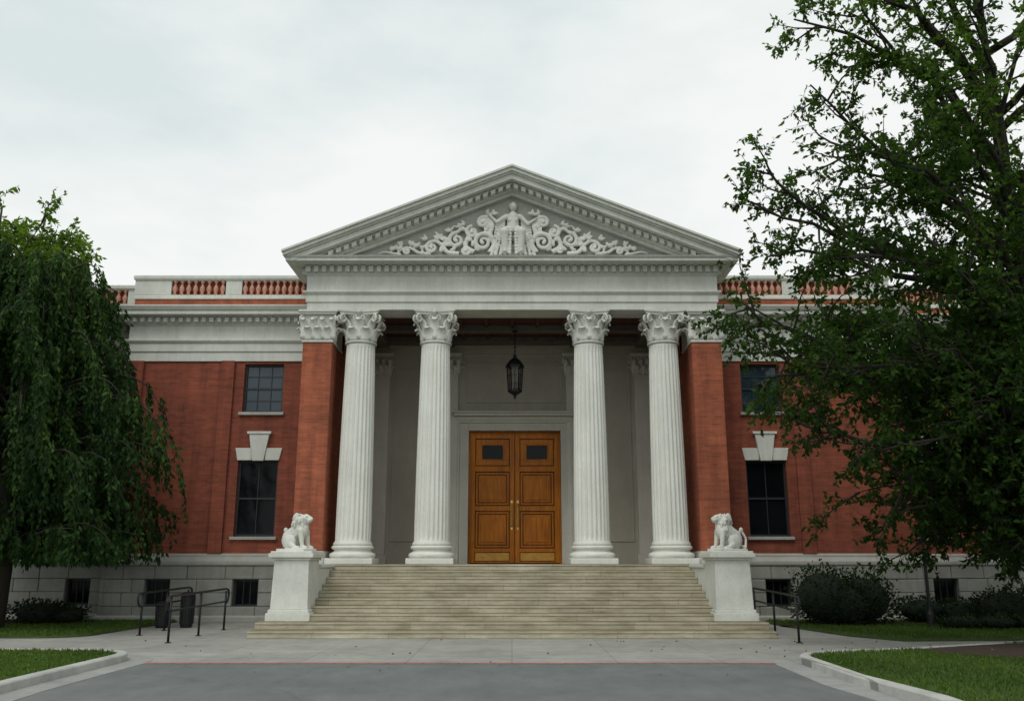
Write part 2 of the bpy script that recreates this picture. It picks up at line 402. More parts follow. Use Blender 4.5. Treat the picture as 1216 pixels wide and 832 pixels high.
# ------------------------------------------------------------------ portico entablature & pediment
ent=MB()
EY=24.78
path=[(-5.98,27.5),(-5.98,EY),(5.98,EY),(5.98,27.5)]
def ng(p): return [(-o,z) for o,z in p]
ent.sweep(ng([(-.9,8.80),(0,8.80),(0,9.02),(.04,9.03),(.04,9.24),(.06,9.25),(.12,9.31),(.12,9.35),(.03,9.37),(.03,9.80),(.07,9.84),(.10,9.88),(.10,10.10),(-.9,10.10)]),path)
ent.sweep(ng([(-.9,10.10),(.16,10.10),(.52,10.115),(.56,10.115),(.56,10.20),(.60,10.215),(.63,10.26),(.30,10.30),(-.9,10.30)]),path)
den=MB(); x=-5.95
while x<5.96:
    den.box(x-.065,x+.065,EY-.22,EY-.09,9.90,10.085); x+=.2288
for s in (-1,1):
    y=EY+.1
    while y<26: den.box(s*6.07,s*6.20,y-.065,y+.065,9.90,10.085); y+=.229
den.obj('portico_dentils',M_WHITE,BLD,bevel=.008)
ent.obj('portico_entablature',M_WHITE,BLD,bevel=.006)
TX,TZ,AZ=6.62,10.30,13.04
slope=(AZ-TZ-.08)/TX
def topz(x): return AZ-slope*abs(x)
rk=MB()
def rake(mb,a,b_,y0,y1,xs):
    vs=[]
    for xx in (-xs,0,xs):
        for (yy,o) in ((y0,a),(y0,b_),(y1,b_),(y1,a)):
            vs.append((xx,yy,topz(xx)-o))
    fs=[]
    for k in (0,4):
        for j in range(4): fs.append((k+j,k+4+j,k+4+(j+1)%4,k+(j+1)%4))
    fs+= [(0,1,2,3),(8,9,10,11)]
    mb.add(vs,fs)
def xs_for(off): return (AZ-off-10.26)/slope
rake(rk,0,.07,24.00,36,TX); rake(rk,.07,.17,24.06,36,TX-.03); rake(rk,.17,.22,24.13,36,min(TX-.06,xs_for(.17)))
rake(rk,.22,.38,24.20,25.6,xs_for(.22)); rake(rk,.38,.43,24.46,25.6,xs_for(.38)); rake(rk,.43,.60,24.60,25.6,xs_for(.43))
rake(rk,.60,.70,24.68,25.6,xs_for(.60))
rk.obj('raking_cornice',M_WHITE,BLD,bevel=.006)
rd_=MB(); stp=.225
k=0
while True:
    xx=.1125+k*stp; k+=1
    if xx>xs_for(.58): break
    for s in (-1,1):
        xl,xr=s*xx-.068,s*xx+.068
        vs=[]
        for (yy) in (24.38,24.62):
            for (X_,o) in ((xl,.425),(xr,.425),(xr,.56),(xl,.56)): vs.append((X_,yy,topz(X_)-o))
        rd_.add(vs,[(0,1,2,3),(4,7,6,5),(0,4,5,1),(1,5,6,2),(2,6,7,3),(3,7,4,0)])
rd_.obj('raking_dentils',M_WHITE,BLD,bevel=.008)
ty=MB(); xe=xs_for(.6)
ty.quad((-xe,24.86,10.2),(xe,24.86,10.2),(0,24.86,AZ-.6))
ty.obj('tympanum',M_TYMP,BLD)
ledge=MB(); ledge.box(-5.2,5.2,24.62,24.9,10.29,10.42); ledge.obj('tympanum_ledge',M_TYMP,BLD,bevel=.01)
rf=MB()
for s in (-1,1):
    rf.quad((0,24.1,AZ+.012),(s*TX,24.1,topz(TX)+.012),(s*TX,37,topz(TX)+.012),(0,37,AZ+.012))
rf.quad((-TX,36.9,10.1),(TX,36.9,10.1),(TX,36.9,topz(TX)),(0,36.9,AZ),(-TX,36.9,topz(TX)))
for s in (-1,1): rf.quad((s*6.0,25.8,10.1),(s*6.0,36.9,10.1),(s*6.0,36.9,10.5),(s*6.0,25.8,10.5))
rf.obj('portico_roof',M_ROOF,BLD)

# relief sculpture
KX=1.10; KZ=1.08
rel=MB(); Z0=10.42; YR=24.74
def P(x,z,y=0): return (x*KX+.03,YR+y,Z0+z*KZ)
rel.caps(P(0,.78),P(0,1.14),.19,.17); rel.caps(P(-.19,1.15),P(.19,1.15),.09,.09)
rel.caps(P(0,1.2),P(0,1.32),.065,.06); rel.ell(P(.01,1.43,-.04),(.105,.12,.135)); rel.ell(P(0,1.47,.02),(.135,.12,.13))
rel.ell(P(.01,1.41,-.15),(.02,.03,.03)); rel.ell(P(0,1.56,0),(.06,.06,.05))
for s in (-1,1):
    rel.ell(P(s*.075,1.02,-.12),(.07,.06,.07))
    rel.caps(P(s*.13,.74),P(s*.23,.62,-.28),.16,.14); rel.caps(P(s*.23,.62,-.28),P(s*.21,.08,-.22),.13,.09)
    rel.ell(P(s*.22,.05,-.30),(.07,.13,.05))
    for i in range(5):
        a=.06+i*.085; rel.caps(P(s*a,.66-.02*i,-.24+.05*i),P(s*a*1.45,.02,-.26+.05*i),.045,.06)
rel.caps(P(-.21,1.15),P(-.44,.98,-.05),.08,.06); rel.caps(P(-.44,.98,-.05),P(-.62,1.16,-.08),.055,.042)
rel.caps(P(.21,1.15),P(.40,.92,-.05),.08,.06); rel.caps(P(.40,.92,-.05),P(.56,1.02,-.10),.055,.042)
for (hx,hz,s) in ((-.65,1.20,-1),(.60,1.04,1)):
    rel.ell(P(hx,hz,-.09),(.035,.03,.045))
    for f in range(4): rel.caps(P(hx+s*.01,hz+.03,-.09+.02*f-.03),P(hx+s*.05,hz+.07+.01*(f%2),-.09+.02*f-.03),.013,.01,3)
    rel.caps(P(hx,hz,-.12),P(hx-s*.02,hz+.05,-.14),.013,.01,3)
for s in (-1,1):
    for i in range(4): rel.caps(P(s*(.24+.07*i),1.08-.05*i,.03),P(s*(.26+.09*i),.62-.08*i,.05),.05,.035)
rel.caps(P(-.42,.25,.06),P(.42,.25,.06),.16,.16); rel.caps(P(-.36,.55,.06),P(.36,.55,.06),.14,.14)
rel.caps(P(-.40,.95,.08),P(-.36,.3,.08),.06,.08); rel.caps(P(.40,.95,.08),P(.36,.3,.08),.06,.08)
rel.caps(P(-.55,.05,0),P(.55,.05,0),.07,.07,12)
rel.obj('pediment_figure',M_RELIEF,BLD,voxel=.017)
scr=MB(); TH=1.22
def spiral(cx,cz,R,a0,turns,dirn,r0,r1,y=-.02):
    pts=[];rd=[]
    n=int(22*turns)
    for i in range(n):
        t=i/(n-1); a=a0+dirn*t*turns*2*math.pi; q=R*(1-.86*t)
        pts.append(P(cx+q*math.cos(a),cz+q*math.sin(a),y-.05*t)); rd.append((r0+(r1-r0)*t)*TH)
    scr.tube(pts,rd,7); scr.ell(pts[-1],(r1*2.1,r1*2.1,r1*2.1),n=8,m=6); return pts
def wave(pl,r0,r1,y=0):
    pts=[Vector((p[0],0,p[1])) for p in pl]; out=[]
    for i in range(len(pts)-1):
        p0=pts[max(i-1,0)];p1=pts[i];p2=pts[i+1];p3=pts[min(i+2,len(pts)-1)]
        for k in range(8):
            t=k/8; q=.5*((2*p1)+(p2-p0)*t+(2*p0-5*p1+4*p2-p3)*t*t+(3*p1-p0-3*p2+p3)*t**3); out.append(q)
    out.append(pts[-1]); n=len(out)
    scr.tube([P(q.x,q.z,y) for q in out],[(r0+(r1-r0)*i/(n-1))*TH for i in range(n)],7)
    return out
def lf(x,z,ang,ln,w,y=-.03):
    R=Matrix.Rotation(-ang,3,'Y'); scr.ell(P(x+math.cos(ang)*ln*.5,z+math.sin(ang)*ln*.5,y),(ln*.6,.06,w*1.25),rot=R,n=8,m=6)
for s in (-1,1):
    D=1 if s>0 else -1
    wave([(s*.62,.10),(s*.50,.35),(s*.62,.62),(s*.56,.92),(s*.70,1.12)],.085,.05)
    spiral(s*.80,.98,.17,math.pi/2+ (0.6 if s>0 else -.6),1.4,-D,.055,.03)
    spiral(s*.80,.40,.27,math.pi/2+(1.2 if s>0 else -1.2),1.6,-D,.070,.03)
    spiral(s*1.10,.70,.18,math.pi/2,1.4,-D,.05,.028)
    wave([(s*1.05,.12),(s*1.28,.30),(s*1.20,.62),(s*1.35,.80),(s*1.55,.66)],.07,.045)
    spiral(s*1.52,.46,.22,math.pi/2,1.5,-D,.060,.028)
    spiral(s*1.28,.16,.13,0,1.2,D,.045,.025)
    wave([(s*1.45,.08),(s*1.75,.12),(s*1.95,.36),(s*2.15,.44),(s*2.35,.30)],.06,.045)
    spiral(s*2.18,.25,.17,math.pi/2,1.4,-D,.05,.025)
    spiral(s*1.88,.48,.11,-math.pi/2,1.1,-D,.04,.02)
    wave([(s*2.2,.08),(s*2.5,.09),(s*2.72,.22),(s*2.92,.24),(s*3.1,.12)],.05,.035)
    spiral(s*2.84,.14,.11,math.pi/2,1.2,-D,.04,.02)
    wave([(s*3.0,.05),(s*3.25,.09),(s*3.45,.13),(s*3.62,.07)],.04,.02)
    rr=random.Random(5)
    for (x,z) in ((.55,1.2),(.70,1.2),(.62,.8),(.95,.88),(1.0,.55),(1.3,.9),(1.45,.83),(1.2,.45),(1.7,.70),(1.75,.3),(1.6,.15),(2.0,.55),(2.05,.45),(2.35,.45),(2.45,.2),(2.6,.25),(2.75,.3),(3.0,.28),(3.1,.18),(3.3,.17),(.95,.15),(1.1,.28),(.75,.68),(1.9,.12),(2.4,.05)):
        for q in range(3):
            a=rr.uniform(.1,2.9) if q else math.pi/2+rr.uniform(-.6,.6); lf(s*x,z,a if s>0 else math.pi-a,rr.uniform(.10,.19),rr.uniform(.025,.045))
scr.obj('pediment_scrollwork',M_RELIEF,BLD,voxel=.017)

# ------------------------------------------------------------------ porch interior
inn=MB()
def wallgrid(mb,x0,x1,z0,z1,y,ops,depth=.22):
    xs=sorted(set([x0,x1]+[v for o in ops for v in (o[0],o[1])])); zs=sorted(set([z0,z1]+[v for o in ops for v in (o[2],o[3])]))
    for i in range(len(xs)-1):
        for j in range(len(zs)-1):
            cx=(xs[i]+xs[i+1])/2; cz=(zs[j]+zs[j+1])/2
            if any(o[0]<cx<o[1] and o[2]<cz<o[3] for o in ops): continue
            mb.quad((xs[i],y,zs[j]),(xs[i+1],y,zs[j]),(xs[i+1],y,zs[j+1]),(xs[i],y,zs[j+1]))
    for (a,b_,c,d) in ops:
        mb.quad((a,y,c),(a,y+depth,c),(a,y+depth,d),(a,y,d)); mb.quad((b_,y,c),(b_,y+depth,c),(b_,y+depth,d),(b_,y,d))
        mb.quad((a,y,d),(b_,y,d),(b_,y+depth,d),(a,y+depth,d)); mb.quad((a,y,c),(b_,y,c),(b_,y+depth,c),(a,y+depth,c))
DX=.09; DW=1.52; DT=5.90
wallgrid(inn,-5.2,5.2,FL,8.98,YB,[(DX-DW,DX+DW,FL,DT)],.35)
inn.obj('porch_back_wall',M_INNER,BLD)
im=MB()
im.box(-5.2,5.2,YB-.10,YB-.002,8.52,8.70); im.box(-5.2,5.2,YB-.22,YB-.002,8.70,8.80)
im.box(-5.2,-XO-.42,YB-.05,YB-.002,FL,FL+.25)
def frame(mb,x0,x1,z0,z1,y,w,d):
    mb.box(x0,x1,y-d,y-.001,z0,z0+w); mb.box(x0,x1,y-d,y-.001,z1-w,z1); mb.box(x0,x0+w,y-d,y-.001,z0+w,z1-w); mb.box(x1-w,x1,y-d,y-.001,z0+w,z1-w)
frame(im,-1.55,1.70,6.85,8.25,YB,.07,.04)
for s in (-1,1):
    a,b_=sorted((s*2.62,s*3.98)); frame(im,a,b_,2.3,8.0,YB,.06,.035)
im.obj('porch_mouldings',M_INNER,BLD,bevel=.01)
ds=MB()
for s in (-1,1):
    a,b_=sorted((DX+s*DW,DX+s*(DW+.30))); ds.box(a,b_,YB-.14,YB+.1,FL,DT+.25)
    a,b_=sorted((DX+s*(DW+.30),DX+s*(DW+.38))); ds.box(a,b_,YB-.19,YB+.1,FL,DT+.33)
ds.box(DX-DW,DX+DW,YB-.14,YB+.1,DT,DT+.25); ds.box(DX-DW-.30,DX+DW+.30,YB-.19,YB+.1,DT+.25,DT+.33)
ds.box(DX-DW-.40,DX+DW+.40,YB-.22,YB+.1,DT+.33,DT+.47); ds.box(DX-DW-.50,DX+DW+.50,YB-.36,YB+.1,DT+.47,DT+.56); ds.box(DX-DW-.54,DX+DW+.54,YB-.42,YB+.1,DT+.56,DT+.62)
ds.obj('door_surround',stone('door_surround_stone',(.64,.63,.56),.12,.2),BLD,bevel=.012)
sw=MB()
for s in (-1,1): sw.quad((s*5.2,26.6,FL),(s*5.2,YB,FL),(s*5.2,YB,8.98),(s*5.2,26.6,8.98))
sw.obj('porch_side_walls',M_BRICKP,BLD)
fl=MB(); fl.box(-6.15,6.15,24.44,YB+.4,0.02,FL); fl.obj('porch_floor',M_STEP,BLD)
ce=MB(); ce.quad((-5.9,25.6,8.98),(5.9,25.6,8.98),(5.9,YB+.1,8.98),(-5.9,YB+.1,8.98)); ce.obj('porch_ceiling',M_CEIL,BLD)
cb=MB()
for x in (-XO,-XI,XI,XO): cb.box(x-.3,x+.3,25.70,YB-.23,8.70,8.97)
cb.box(-5.2,5.2,27.1,27.4,8.76,8.975); cb.box(-5.2,5.2,28.6,28.85,8.76,8.975)
cb.obj('porch_ceiling_beams',M_CEILB,BLD,bevel=.015)
cw=MB()
for i in range(5):
    x=-1.6+i*.8; cw.box(x-.05,x+.05,25.72,YB-.24,8.88,8.978)
cw.obj('porch_ceiling_battens',M_CEIL,BLD,bevel=.01)

# doors
dr=MB(); dg=MB(); dbz=MB(); dgo=MB(); dcore=MB(); YD=YB+.18
for s in (-1,1):
    a,b_=sorted((DX+s*.012,DX+s*(DW-.06)))
    dcore.box(a,b_,YD,YD+.06,FL+.03,DT-.06)
    w=.15
    H0,H1=FL+.03,DT-.06
    dr.box(a,a+w,YD-.06,YD-.001,H0,H1); dr.box(b_-w,b_,YD-.06,YD-.001,H0,H1)
    rails=[(H0+.34,H0+.46),(H0+1.66,H0+1.82),(H0+2.94,H0+3.12),(H1-.17,H1)]
    for (z0,z1) in rails: dr.box(a+w,b_-w,YD-.06,YD-.001,z0,z1)
    dr.box(a+w,b_-w,YD-.06,YD-.001,H0,H0+.05); dgo.box(a+w+.02,b_-w-.02,YD-.035,YD-.001,H0+.07,H0+.32)
    fields=[(H0+.46,H0+1.66),(H0+1.82,H0+2.94)]
    for (z0,z1) in fields:
        frame(dr,a+w+.035,b_-w-.035,z0+.035,z1-.035,YD,.055,.035)
        dr.box(a+w+.125,b_-w-.125,YD-.022,YD-.001,z0+.125,z1-.125)
        dr.box(a+w+.20,b_-w-.20,YD-.050,YD-.022,z0+.20,z1-.20)
    z0,z1=H0+3.12,H1-.17
    frame(dr,a+w+.03,b_-w-.03,z0+.03,z1-.03,YD,.17,.035)
    frame(dr,a+w+.19,b_-w-.19,z0+.19,z1-.19,YD,.04,.055)
    dg.box(a+w+.23,b_-w-.23,YD-.012,YD-.002,z0+.23,z1-.23)
    xh=DX+s*.10
    dbz.box(xh-.035,xh+.035,YD-.075,YD-.061,H0+1.05,H0+2.0)
    dbz.tube([(xh,YD-.07,H0+1.15),(xh,YD-.15,H0+1.18),(xh,YD-.15,H0+1.87),(xh,YD-.07,H0+1.90)],[.026]*4,8)
dcore.box(DX-.012,DX+.012,YD-.02,YD+.05,FL+.03,DT-.06)
dr.box(DX-DW,DX-DW+.06,YD-.08,YD+.1,FL,DT); dr.box(DX+DW-.06,DX+DW,YD-.08,YD+.1,FL,DT); dr.box(DX-DW+.06,DX+DW-.06,YD-.08,YD+.1,DT-.055,DT)
dr.obj('double_door',M_WOOD,BLD,bevel=.008); dcore.obj('door_core',M_WOODD,BLD); dgo.obj('door_kick_panels',M_WOODG,BLD,bevel=.01); dg.obj('door_lights',M_GLASS,BLD); dbz.obj('door_brass',M_BRASS,BLD,bevel=.004)
bk=MB(); bk.box(-2,2,YB+.34,YB+.5,FL,6.2); bk.obj('door_backing',M_DARK,BLD)

# ------------------------------------------------------------------ wings
W1,W2=26.4,27.4; XC=11.7; XE=26.0
brk=MB(); cor=MB(); wden=MB(); bas=MB(); bcap_=MB(); winf=MB(); wing=MB(); wingu=MB(); tri=MB(); par=MB(); bal=MB(); red=MB(); sill=MB()
corP=[(-.15,7.62),(.05,7.62),(.05,7.90),(.09,7.92),(.09,8.16),(.13,8.19),(.17,8.24),(.17,8.28),(.07,8.30),(.07,8.72),(.12,8.76),(.14,8.78),(.14,8.95),(.20,8.96),(.46,8.985),(.50,8.99),(.50,9.10),(.54,9.12),(.60,9.22),(.60,9.26),(-.15,9.36)]
def subtract(i0,i1,holes):
    segs=[(i0,i1)]
    for h0,h1 in holes:
        ns=[]
        for a,b_ in segs:
            if h1<=a or h0>=b_: ns.append((a,b_)); continue
            if h0>a: ns.append((a,h0))
            if h1<b_: ns.append((h1,b_))
        segs=ns
    return segs
rb=random.Random(3)
def window(s,xc,z0,z1,w,y,cols,rows,tgt,sash=True):
    x0,x1=xc*s-w/2,xc*s+w/2; yy=y+.13
    winf.box(x0,x0+.06,yy,yy+.08,z0,z1); winf.box(x1-.06,x1,yy,yy+.08,z0,z1); winf.box(x0+.06,x1-.06,yy,yy+.08,z0,z0+.07); winf.box(x0+.06,x1-.06,yy,yy+.08,z1-.06,z1)
    zm=(z0+z1)/2
    if sash: winf.box(x0+.06,x1-.06,yy+.01,yy+.07,zm-.03,zm+.03)
    for i in range(1,cols):
        xx=x0+(x1-x0)*i/cols; winf.box(xx-.013,xx+.013,yy+.025,yy+.06,z0+.07,z1-.06)
    for j in range(1,rows):
        zz=z0+(z1-z0)*j/rows
        if abs(zz-zm)>.05 or not sash: winf.box(x0+.06,x1-.06,yy+.027,yy+.058,zz-.013,zz+.013)
    tgt.quad((x0,yy+.05,z0),(x1,yy+.05,z0),(x1,yy+.05,z1),(x0,yy+.05,z1))
def openings(s,xcs):
    up=[(xc*s-.6,xc*s+.6,6.05,7.54) for xc in xcs]; lo=[(xc*s-.6,xc*s+.6,2.38,4.60) for xc in xcs]
    return up+lo
for s in (-1,1):
    for (xa,xb,y,xcs,bx) in ((6.05,XC,W1,(7.56,),(7.66,10.2)),(XC,XE,W2,(12.95,16.2,19.6,23.0),(12.95,16.2,19.6,23.0))):
        x0,x1=sorted((xa*s,xb*s))
        wallgrid(brk,x0,x1,1.9,7.63,y,openings(s,xcs),.2)
        for xc in xcs:
            window(s,xc,6.05,7.54,1.2,y,3,4,wingu); window(s,xc,2.38,4.60,1.2,y,2,2,wing)
            X_=xc*s
            sill.box(X_-.68,X_+.68,y-.09,y+.14,5.96,6.05); sill.box(X_-.68,X_+.68,y-.09,y+.14,2.29,2.38)
            def slab(pts,d):
                n=len(pts); tri.add([(px,y-d,pz) for px,pz in pts]+[(px,y+.02,pz) for px,pz in pts],[tuple(range(n)),tuple(range(n,2*n))[::-1]]+[(i,(i+1)%n,n+(i+1)%n,n+i) for i in range(n)])
            slab([(X_-.62,4.602),(X_-.20,4.602),(X_-.20,4.97),(X_-.70,4.97)],.05)
            slab([(X_+.20,4.602),(X_+.62,4.602),(X_+.70,4.97),(X_+.20,4.97)],.05)
            slab([(X_-.17,4.585),(X_+.17,4.585),(X_+.30,5.38),(X_-.30,5.38)],.10)
            slab([(X_-.35,5.38),(X_+.35,5.38),(X_+.37,5.46),(X_-.37,5.46)],.13)
        hz=[(c*s-.37,c*s+.37) for c in bx]; yb=y-.14
        zz=[.0,.42,.80,1.18,1.56]
        for j in range(4):
            holes=hz if j in (1,2) else []
            for (a,b_) in subtract(x0,x1,holes):
                xx=a; first=True
                while xx<b_-.02:
                    ln=rb.uniform(.75,1.15) if not(first and j%2) else .5
                    first=False
                    e=min(xx+ln,b_)
                    if b_-e<.3: e=b_
                    pr=rb.uniform(0,.02)
                    bas.box(xx+.005,e-.005,yb-pr,y+.3,zz[j]+.005,zz[j+1]-.005); xx=e
        for c in bx:
            X_=c*s; yy=y+.05
            winf.box(X_-.37,X_-.31,yy,yy+.06,.42,1.18); winf.box(X_+.31,X_+.37,yy,yy+.06,.42,1.18); winf.box(X_-.31,X_+.31,yy,yy+.06,1.12,1.18); winf.box(X_-.31,X_+.31,yy,yy+.06,.42,.48)
            for q in (-.1,.1): winf.box(X_+q-.012,X_+q+.012,yy+.01,yy+.05,.48,1.12)
            wing.quad((X_-.37,yy+.04,.42),(X_+.37,yy+.04,.42),(X_+.37,yy+.04,1.18),(X_-.37,yy+.04,1.18))
        wallgrid(bcap_,x0,x1,0,1.57,y-.10,[(c*s-.365,c*s+.365,.425,1.175) for c in bx],.2)
    brk.quad((s*XC,W1,1.9),(s*XC,W2,1.9),(s*XC,W2,7.63),(s*XC,W1,7.63))
    brk.quad((s*XE,W2,1.9),(s*XE,44,1.9),(s*XE,44,7.63),(s*XE,W2,7.63))
    for j in range(4):
        a,b_=sorted((s*(XC-.2),s*(XC+.14))); bas.box(a,b_,W1-.13,W2+.1,zz[j]+.005,zz[j+1]-.005)
        a,b_=sorted((s*(XE-.2),s*(XE+.14))); bas.box(a,b_,W2-.13,44,zz[j]+.005,zz[j+1]-.005)
    for (a,b_) in ((8.45,8.85),(11.22,11.76)):
        q0,q1=sorted((a*s,b_*s)); brk.box(q0,q1,W1-.10,W1+.3,1.9,7.625)
    pth=[(-6.0,W1),(-XC,W1),(-XC,W2),(-XE,W2),(-XE,44)]
    cor.sweep(corP,pth,-s)
    bcap2=[(-.1,1.56),(.17,1.56),(.19,1.60),(.19,1.68),(.14,1.74),(.10,1.80),(.10,1.86),(.05,1.90),(-.1,1.91)]
    sill.sweep(bcap2,pth,-s)
    sill.sweep([(-.1,0.0),(.22,0.0),(.22,.14),(.17,.18),(-.1,.18)],pth,-s)
    x=6.15
    while x<XC+.2: wden.box(s*x-.06,s*x+.06,W1-.30,W1-.13,8.80,8.95); x+=.235
    x=XC+.35
    while x<XE: wden.box(s*x-.06,s*x+.06,W2-.30,W2-.13,8.80,8.95); x+=.235
    red.sweep([(-.25,9.28),(.02,9.28),(.02,9.60),(-.25,9.60)],pth,-s)
    par.sweep([(-.28,9.60),(.06,9.60),(.06,9.70),(.03,9.74),(-.28,9.74)],pth,-s)
    par.sweep([(-.30,10.20),(.06,10.20),(.10,10.25),(.10,10.34),(.07,10.37),(-.30,10.38)],pth,-s)
    def posts(y,edges,x0,x1):
        for (a,b_) in edges:
            q0,q1=sorted((a*s,b_*s)); par.box(q0,q1,y-.04,y+.27,9.742,10.198)
        gaps=subtract(x0,x1,edges)
        for a,b_ in gaps:
            q0,q1=sorted((a*s,b_*s)); red.box(q0,q1,y+.11,y+.24,9.742,10.198)
            n=max(1,int((b_-a)/.20)); 
            for i in range(n):
                xc=s*(a+(b_-a)*(i+.5)/n); bal.lathe([(.06,9.742),(.06,9.79),(.032,9.81),(.082,9.90),(.074,9.97),(.032,10.07),(.030,10.11),(.06,10.14),(.065,10.198)],xc,y+.01,10)
    posts(W1,[(8.42,8.92),(10.62,11.76)],6.2,11.7)
    posts(W2,[(XC-.3,12.4),(14.3,14.8),(17.7,18.2),(21.1,21.6),(25.4,26.04)],11.76,25.5)
brk.obj('brick_walls',M_BRICK,BLD); cor.obj('wing_entablature',M_WHITE,BLD,bevel=.005); wden.obj('wing_dentils',M_WHITE,BLD,bevel=.006)
bas.obj('rusticated_base',M_BASE,BLD,bevel=.024); bcap_.obj('base_mortar',simple('base_mortar',(.17,.17,.155),.9),BLD)
sill.obj('water_table_and_sills',stone('sill_stone',(.44,.44,.40),.22,.4),BLD,bevel=.008)
tri.obj('keystone_lintels',M_WHITE,BLD,bevel=.012); winf.obj('window_frames',M_DARK,BLD); wing.obj('window_panes',M_GLASS,BLD); wingu.obj('upper_window_panes',M_GLASSU,BLD)
red.obj('parapet_brick',M_BRICKP,BLD); par.obj('parapet_stone',M_WHITE,BLD,bevel=.01); bal.obj('terracotta_balusters',M_TERRA,BLD,smooth=True)
rt=MB(); rt.box(-25.8,25.8,27.6,43.8,9.0,9.27); rt.obj('flat_roof',M_ROOF,BLD)
bw=MB(); bw.quad((-XE,44,0),(XE,44,0),(XE,44,9.3),(-XE,44,9.3)); bw.quad((-6.05,26.5,0),(6.05,26.5,0),(6.05,26.5,1.6),(-6.05,26.5,1.6)); bw.obj('rear_wall',M_BRICK,BLD)
pf=MB()
for s in (-1,1):
    q0,q1=sorted((4.8*s,6.2*s))
    for j in range(4): pf.box(q0,q1,24.50,26.5,j*.38+.005,(j+1)*.38-.005)
    pf.box(q0-.04,q1+.04,24.43,26.5,1.525,1.612)
pf.obj('portico_podium',M_BASE,BLD,bevel=.015)
# downpipes in the angles beside the portico
dp=MB()
for s in (-1,1):
    x=s*6.22; dp.tube([(x,W1-.09,7.6),(x,W1-.09,1.95)],[.05,.05],10)
    for z in (7.2,5.4,3.6,2.2): dp.box(x-.075,x+.075,W1-.15,W1+.01,z,z+.05)
dp.obj('downpipes',simple('downpipe_paint',(.12,.04,.03),.5),BLD)

# ------------------------------------------------------------------ staircase & pedestals
st=MB(); Y0=20.6; NS=10; TR=(24.45-Y0)/9.0
for i in range(NS):
    hw=(5.90,5.86,4.80)[min(i,2)]
    y0=Y0+TR*i if i<NS-1 else 24.43
    st.box(-hw,hw,y0,24.6,.16*i,.16*(i+1)-.05)
    st.box(-hw,hw,y0-.016,24.6,.16*(i+1)-.05,.16*(i+1)+ (.002 if i==NS-1 else 0))
st.obj('stone_staircase',M_STEP,None,bevel=.014)
def pedestal(s):
    p=MB(); z0=.32
    def bx(x0,x1,y0,y1,a,b_):
        q0,q1=sorted((x0*s,x1*s)); p.box(q0,q1,y0,y1,a,b_)
    bx(4.70,5.74,21.40,24.45,z0,z0+.18); bx(4.74,5.70,21.45,24.45,z0+.18,z0+.26)
    def fr(x0,x1,y0,y1,a,b_,t):
        q0,q1=sorted((x0*s,x1*s)); p.add([(q0,y0,a),(q1,y0,a),(q1,y1,a),(q0,y1,a),(q0+t,y0+t,b_),(q1-t,y0+t,b_),(q1-t,y1-t,b_),(q0+t,y1-t,b_)],[(0,3,2,1),(4,5,6,7),(0,1,5,4),(1,2,6,5),(2,3,7,6),(3,0,4,7)])
    fr(4.78,5.66,21.50,22.70,z0+.26,1.70,.03)
    fr(4.80,5.64,22.62,24.45,z0+.26,1.52,.01)
    bx(4.76,5.68,22.75,24.44,1.52,1.60)
    bx(4.76,5.68,21.48,22.73,1.70,1.76); bx(4.69,5.75,21.41,22.80,1.76,1.86); bx(4.73,5.71,21.45,22.76,1.86,1.91)
    p.obj('stone_pedestal',M_STAT,None,bevel=.014)
def lion(s):
    m=MB()
    m.box(-.38,.34,-.24,.24,0,.06)
    m.ell((-.17,0,.24),(.21,.20,.20)); 
    for q in (-1,1):
        m.ell((-.13,q*.13,.21),(.18,.09,.16)); m.caps((-.05,q*.16,.15),(.05,q*.17,.09),.07,.05,4); m.ell((.08,q*.17,.085),(.10,.05,.04))
        m.caps((.14,q*.10,.43),(.20,q*.11,.12),.075,.045,8); m.ell((.245,q*.11,.09),(.08,.052,.042))
        for t in (-.025,0,.025): m.ell((.31,q*.11+t,.08),(.025,.014,.025))
    m.caps((-.20,0,.30),(.06,0,.48),.175,.155,8)
    m.ell((.12,0,.44),(.13,.145,.18))
    rr=random.Random(2)
    m.ell((.06,0,.62),(.165,.155,.18))
    for i in range(60):
        a=rr.uniform(0,2*math.pi); h=rr.uniform(-.24,.17); r=.155*math.sqrt(max(.1,1-(h/.28)**2))
        c=Vector((.05+r*math.cos(a)*.98,r*math.sin(a),.62+h))
        if c.x>.17 and c.z>.58: continue
        m.caps(c,c+Vector((.03*math.cos(a)-.01,.03*math.sin(a),-.075)),.034,.016,3)
    m.ell((.18,0,.70),(.115,.082,.085)); m.ell((.285,0,.675),(.075,.050,.045)); m.ell((.265,0,.625),(.06,.040,.024))
    m.ell((.355,0,.695),(.016,.026,.016)); m.caps((.23,0,.755),(.34,0,.705),.032,.022,4)
    for q in (-1,1):
        m.ell((.24,q*.055,.745),(.035,.022,.016)); m.ell((.29,q*.032,.66),(.05,.028,.026)); m.ell((.09,q*.110,.785),(.022,.028,.026))
    m.caps((-.34,0,.12),(-.38,.16,.10),.035,.03,5); m.caps((-.38,.16,.10),(-.44,.10,.28),.03,.028,5);m.caps((-.44,.10,.28),(-.38,.06,.42),.028,.03,5); m.ell((-.36,.05,.46),(.05,.045,.06))
    ang=-math.pi/2+rad(68)*(1 if s<0 else -1)
    X=Matrix.Translation((s*5.22,22.02,1.905))@Matrix.Rotation(ang,4,'Z')@Matrix.Scale(1.12,4)
    m.obj('lion_statue',M_STAT,None,voxel=.012,xf=X)
for s in (-1,1): pedestal(s); lion(s)

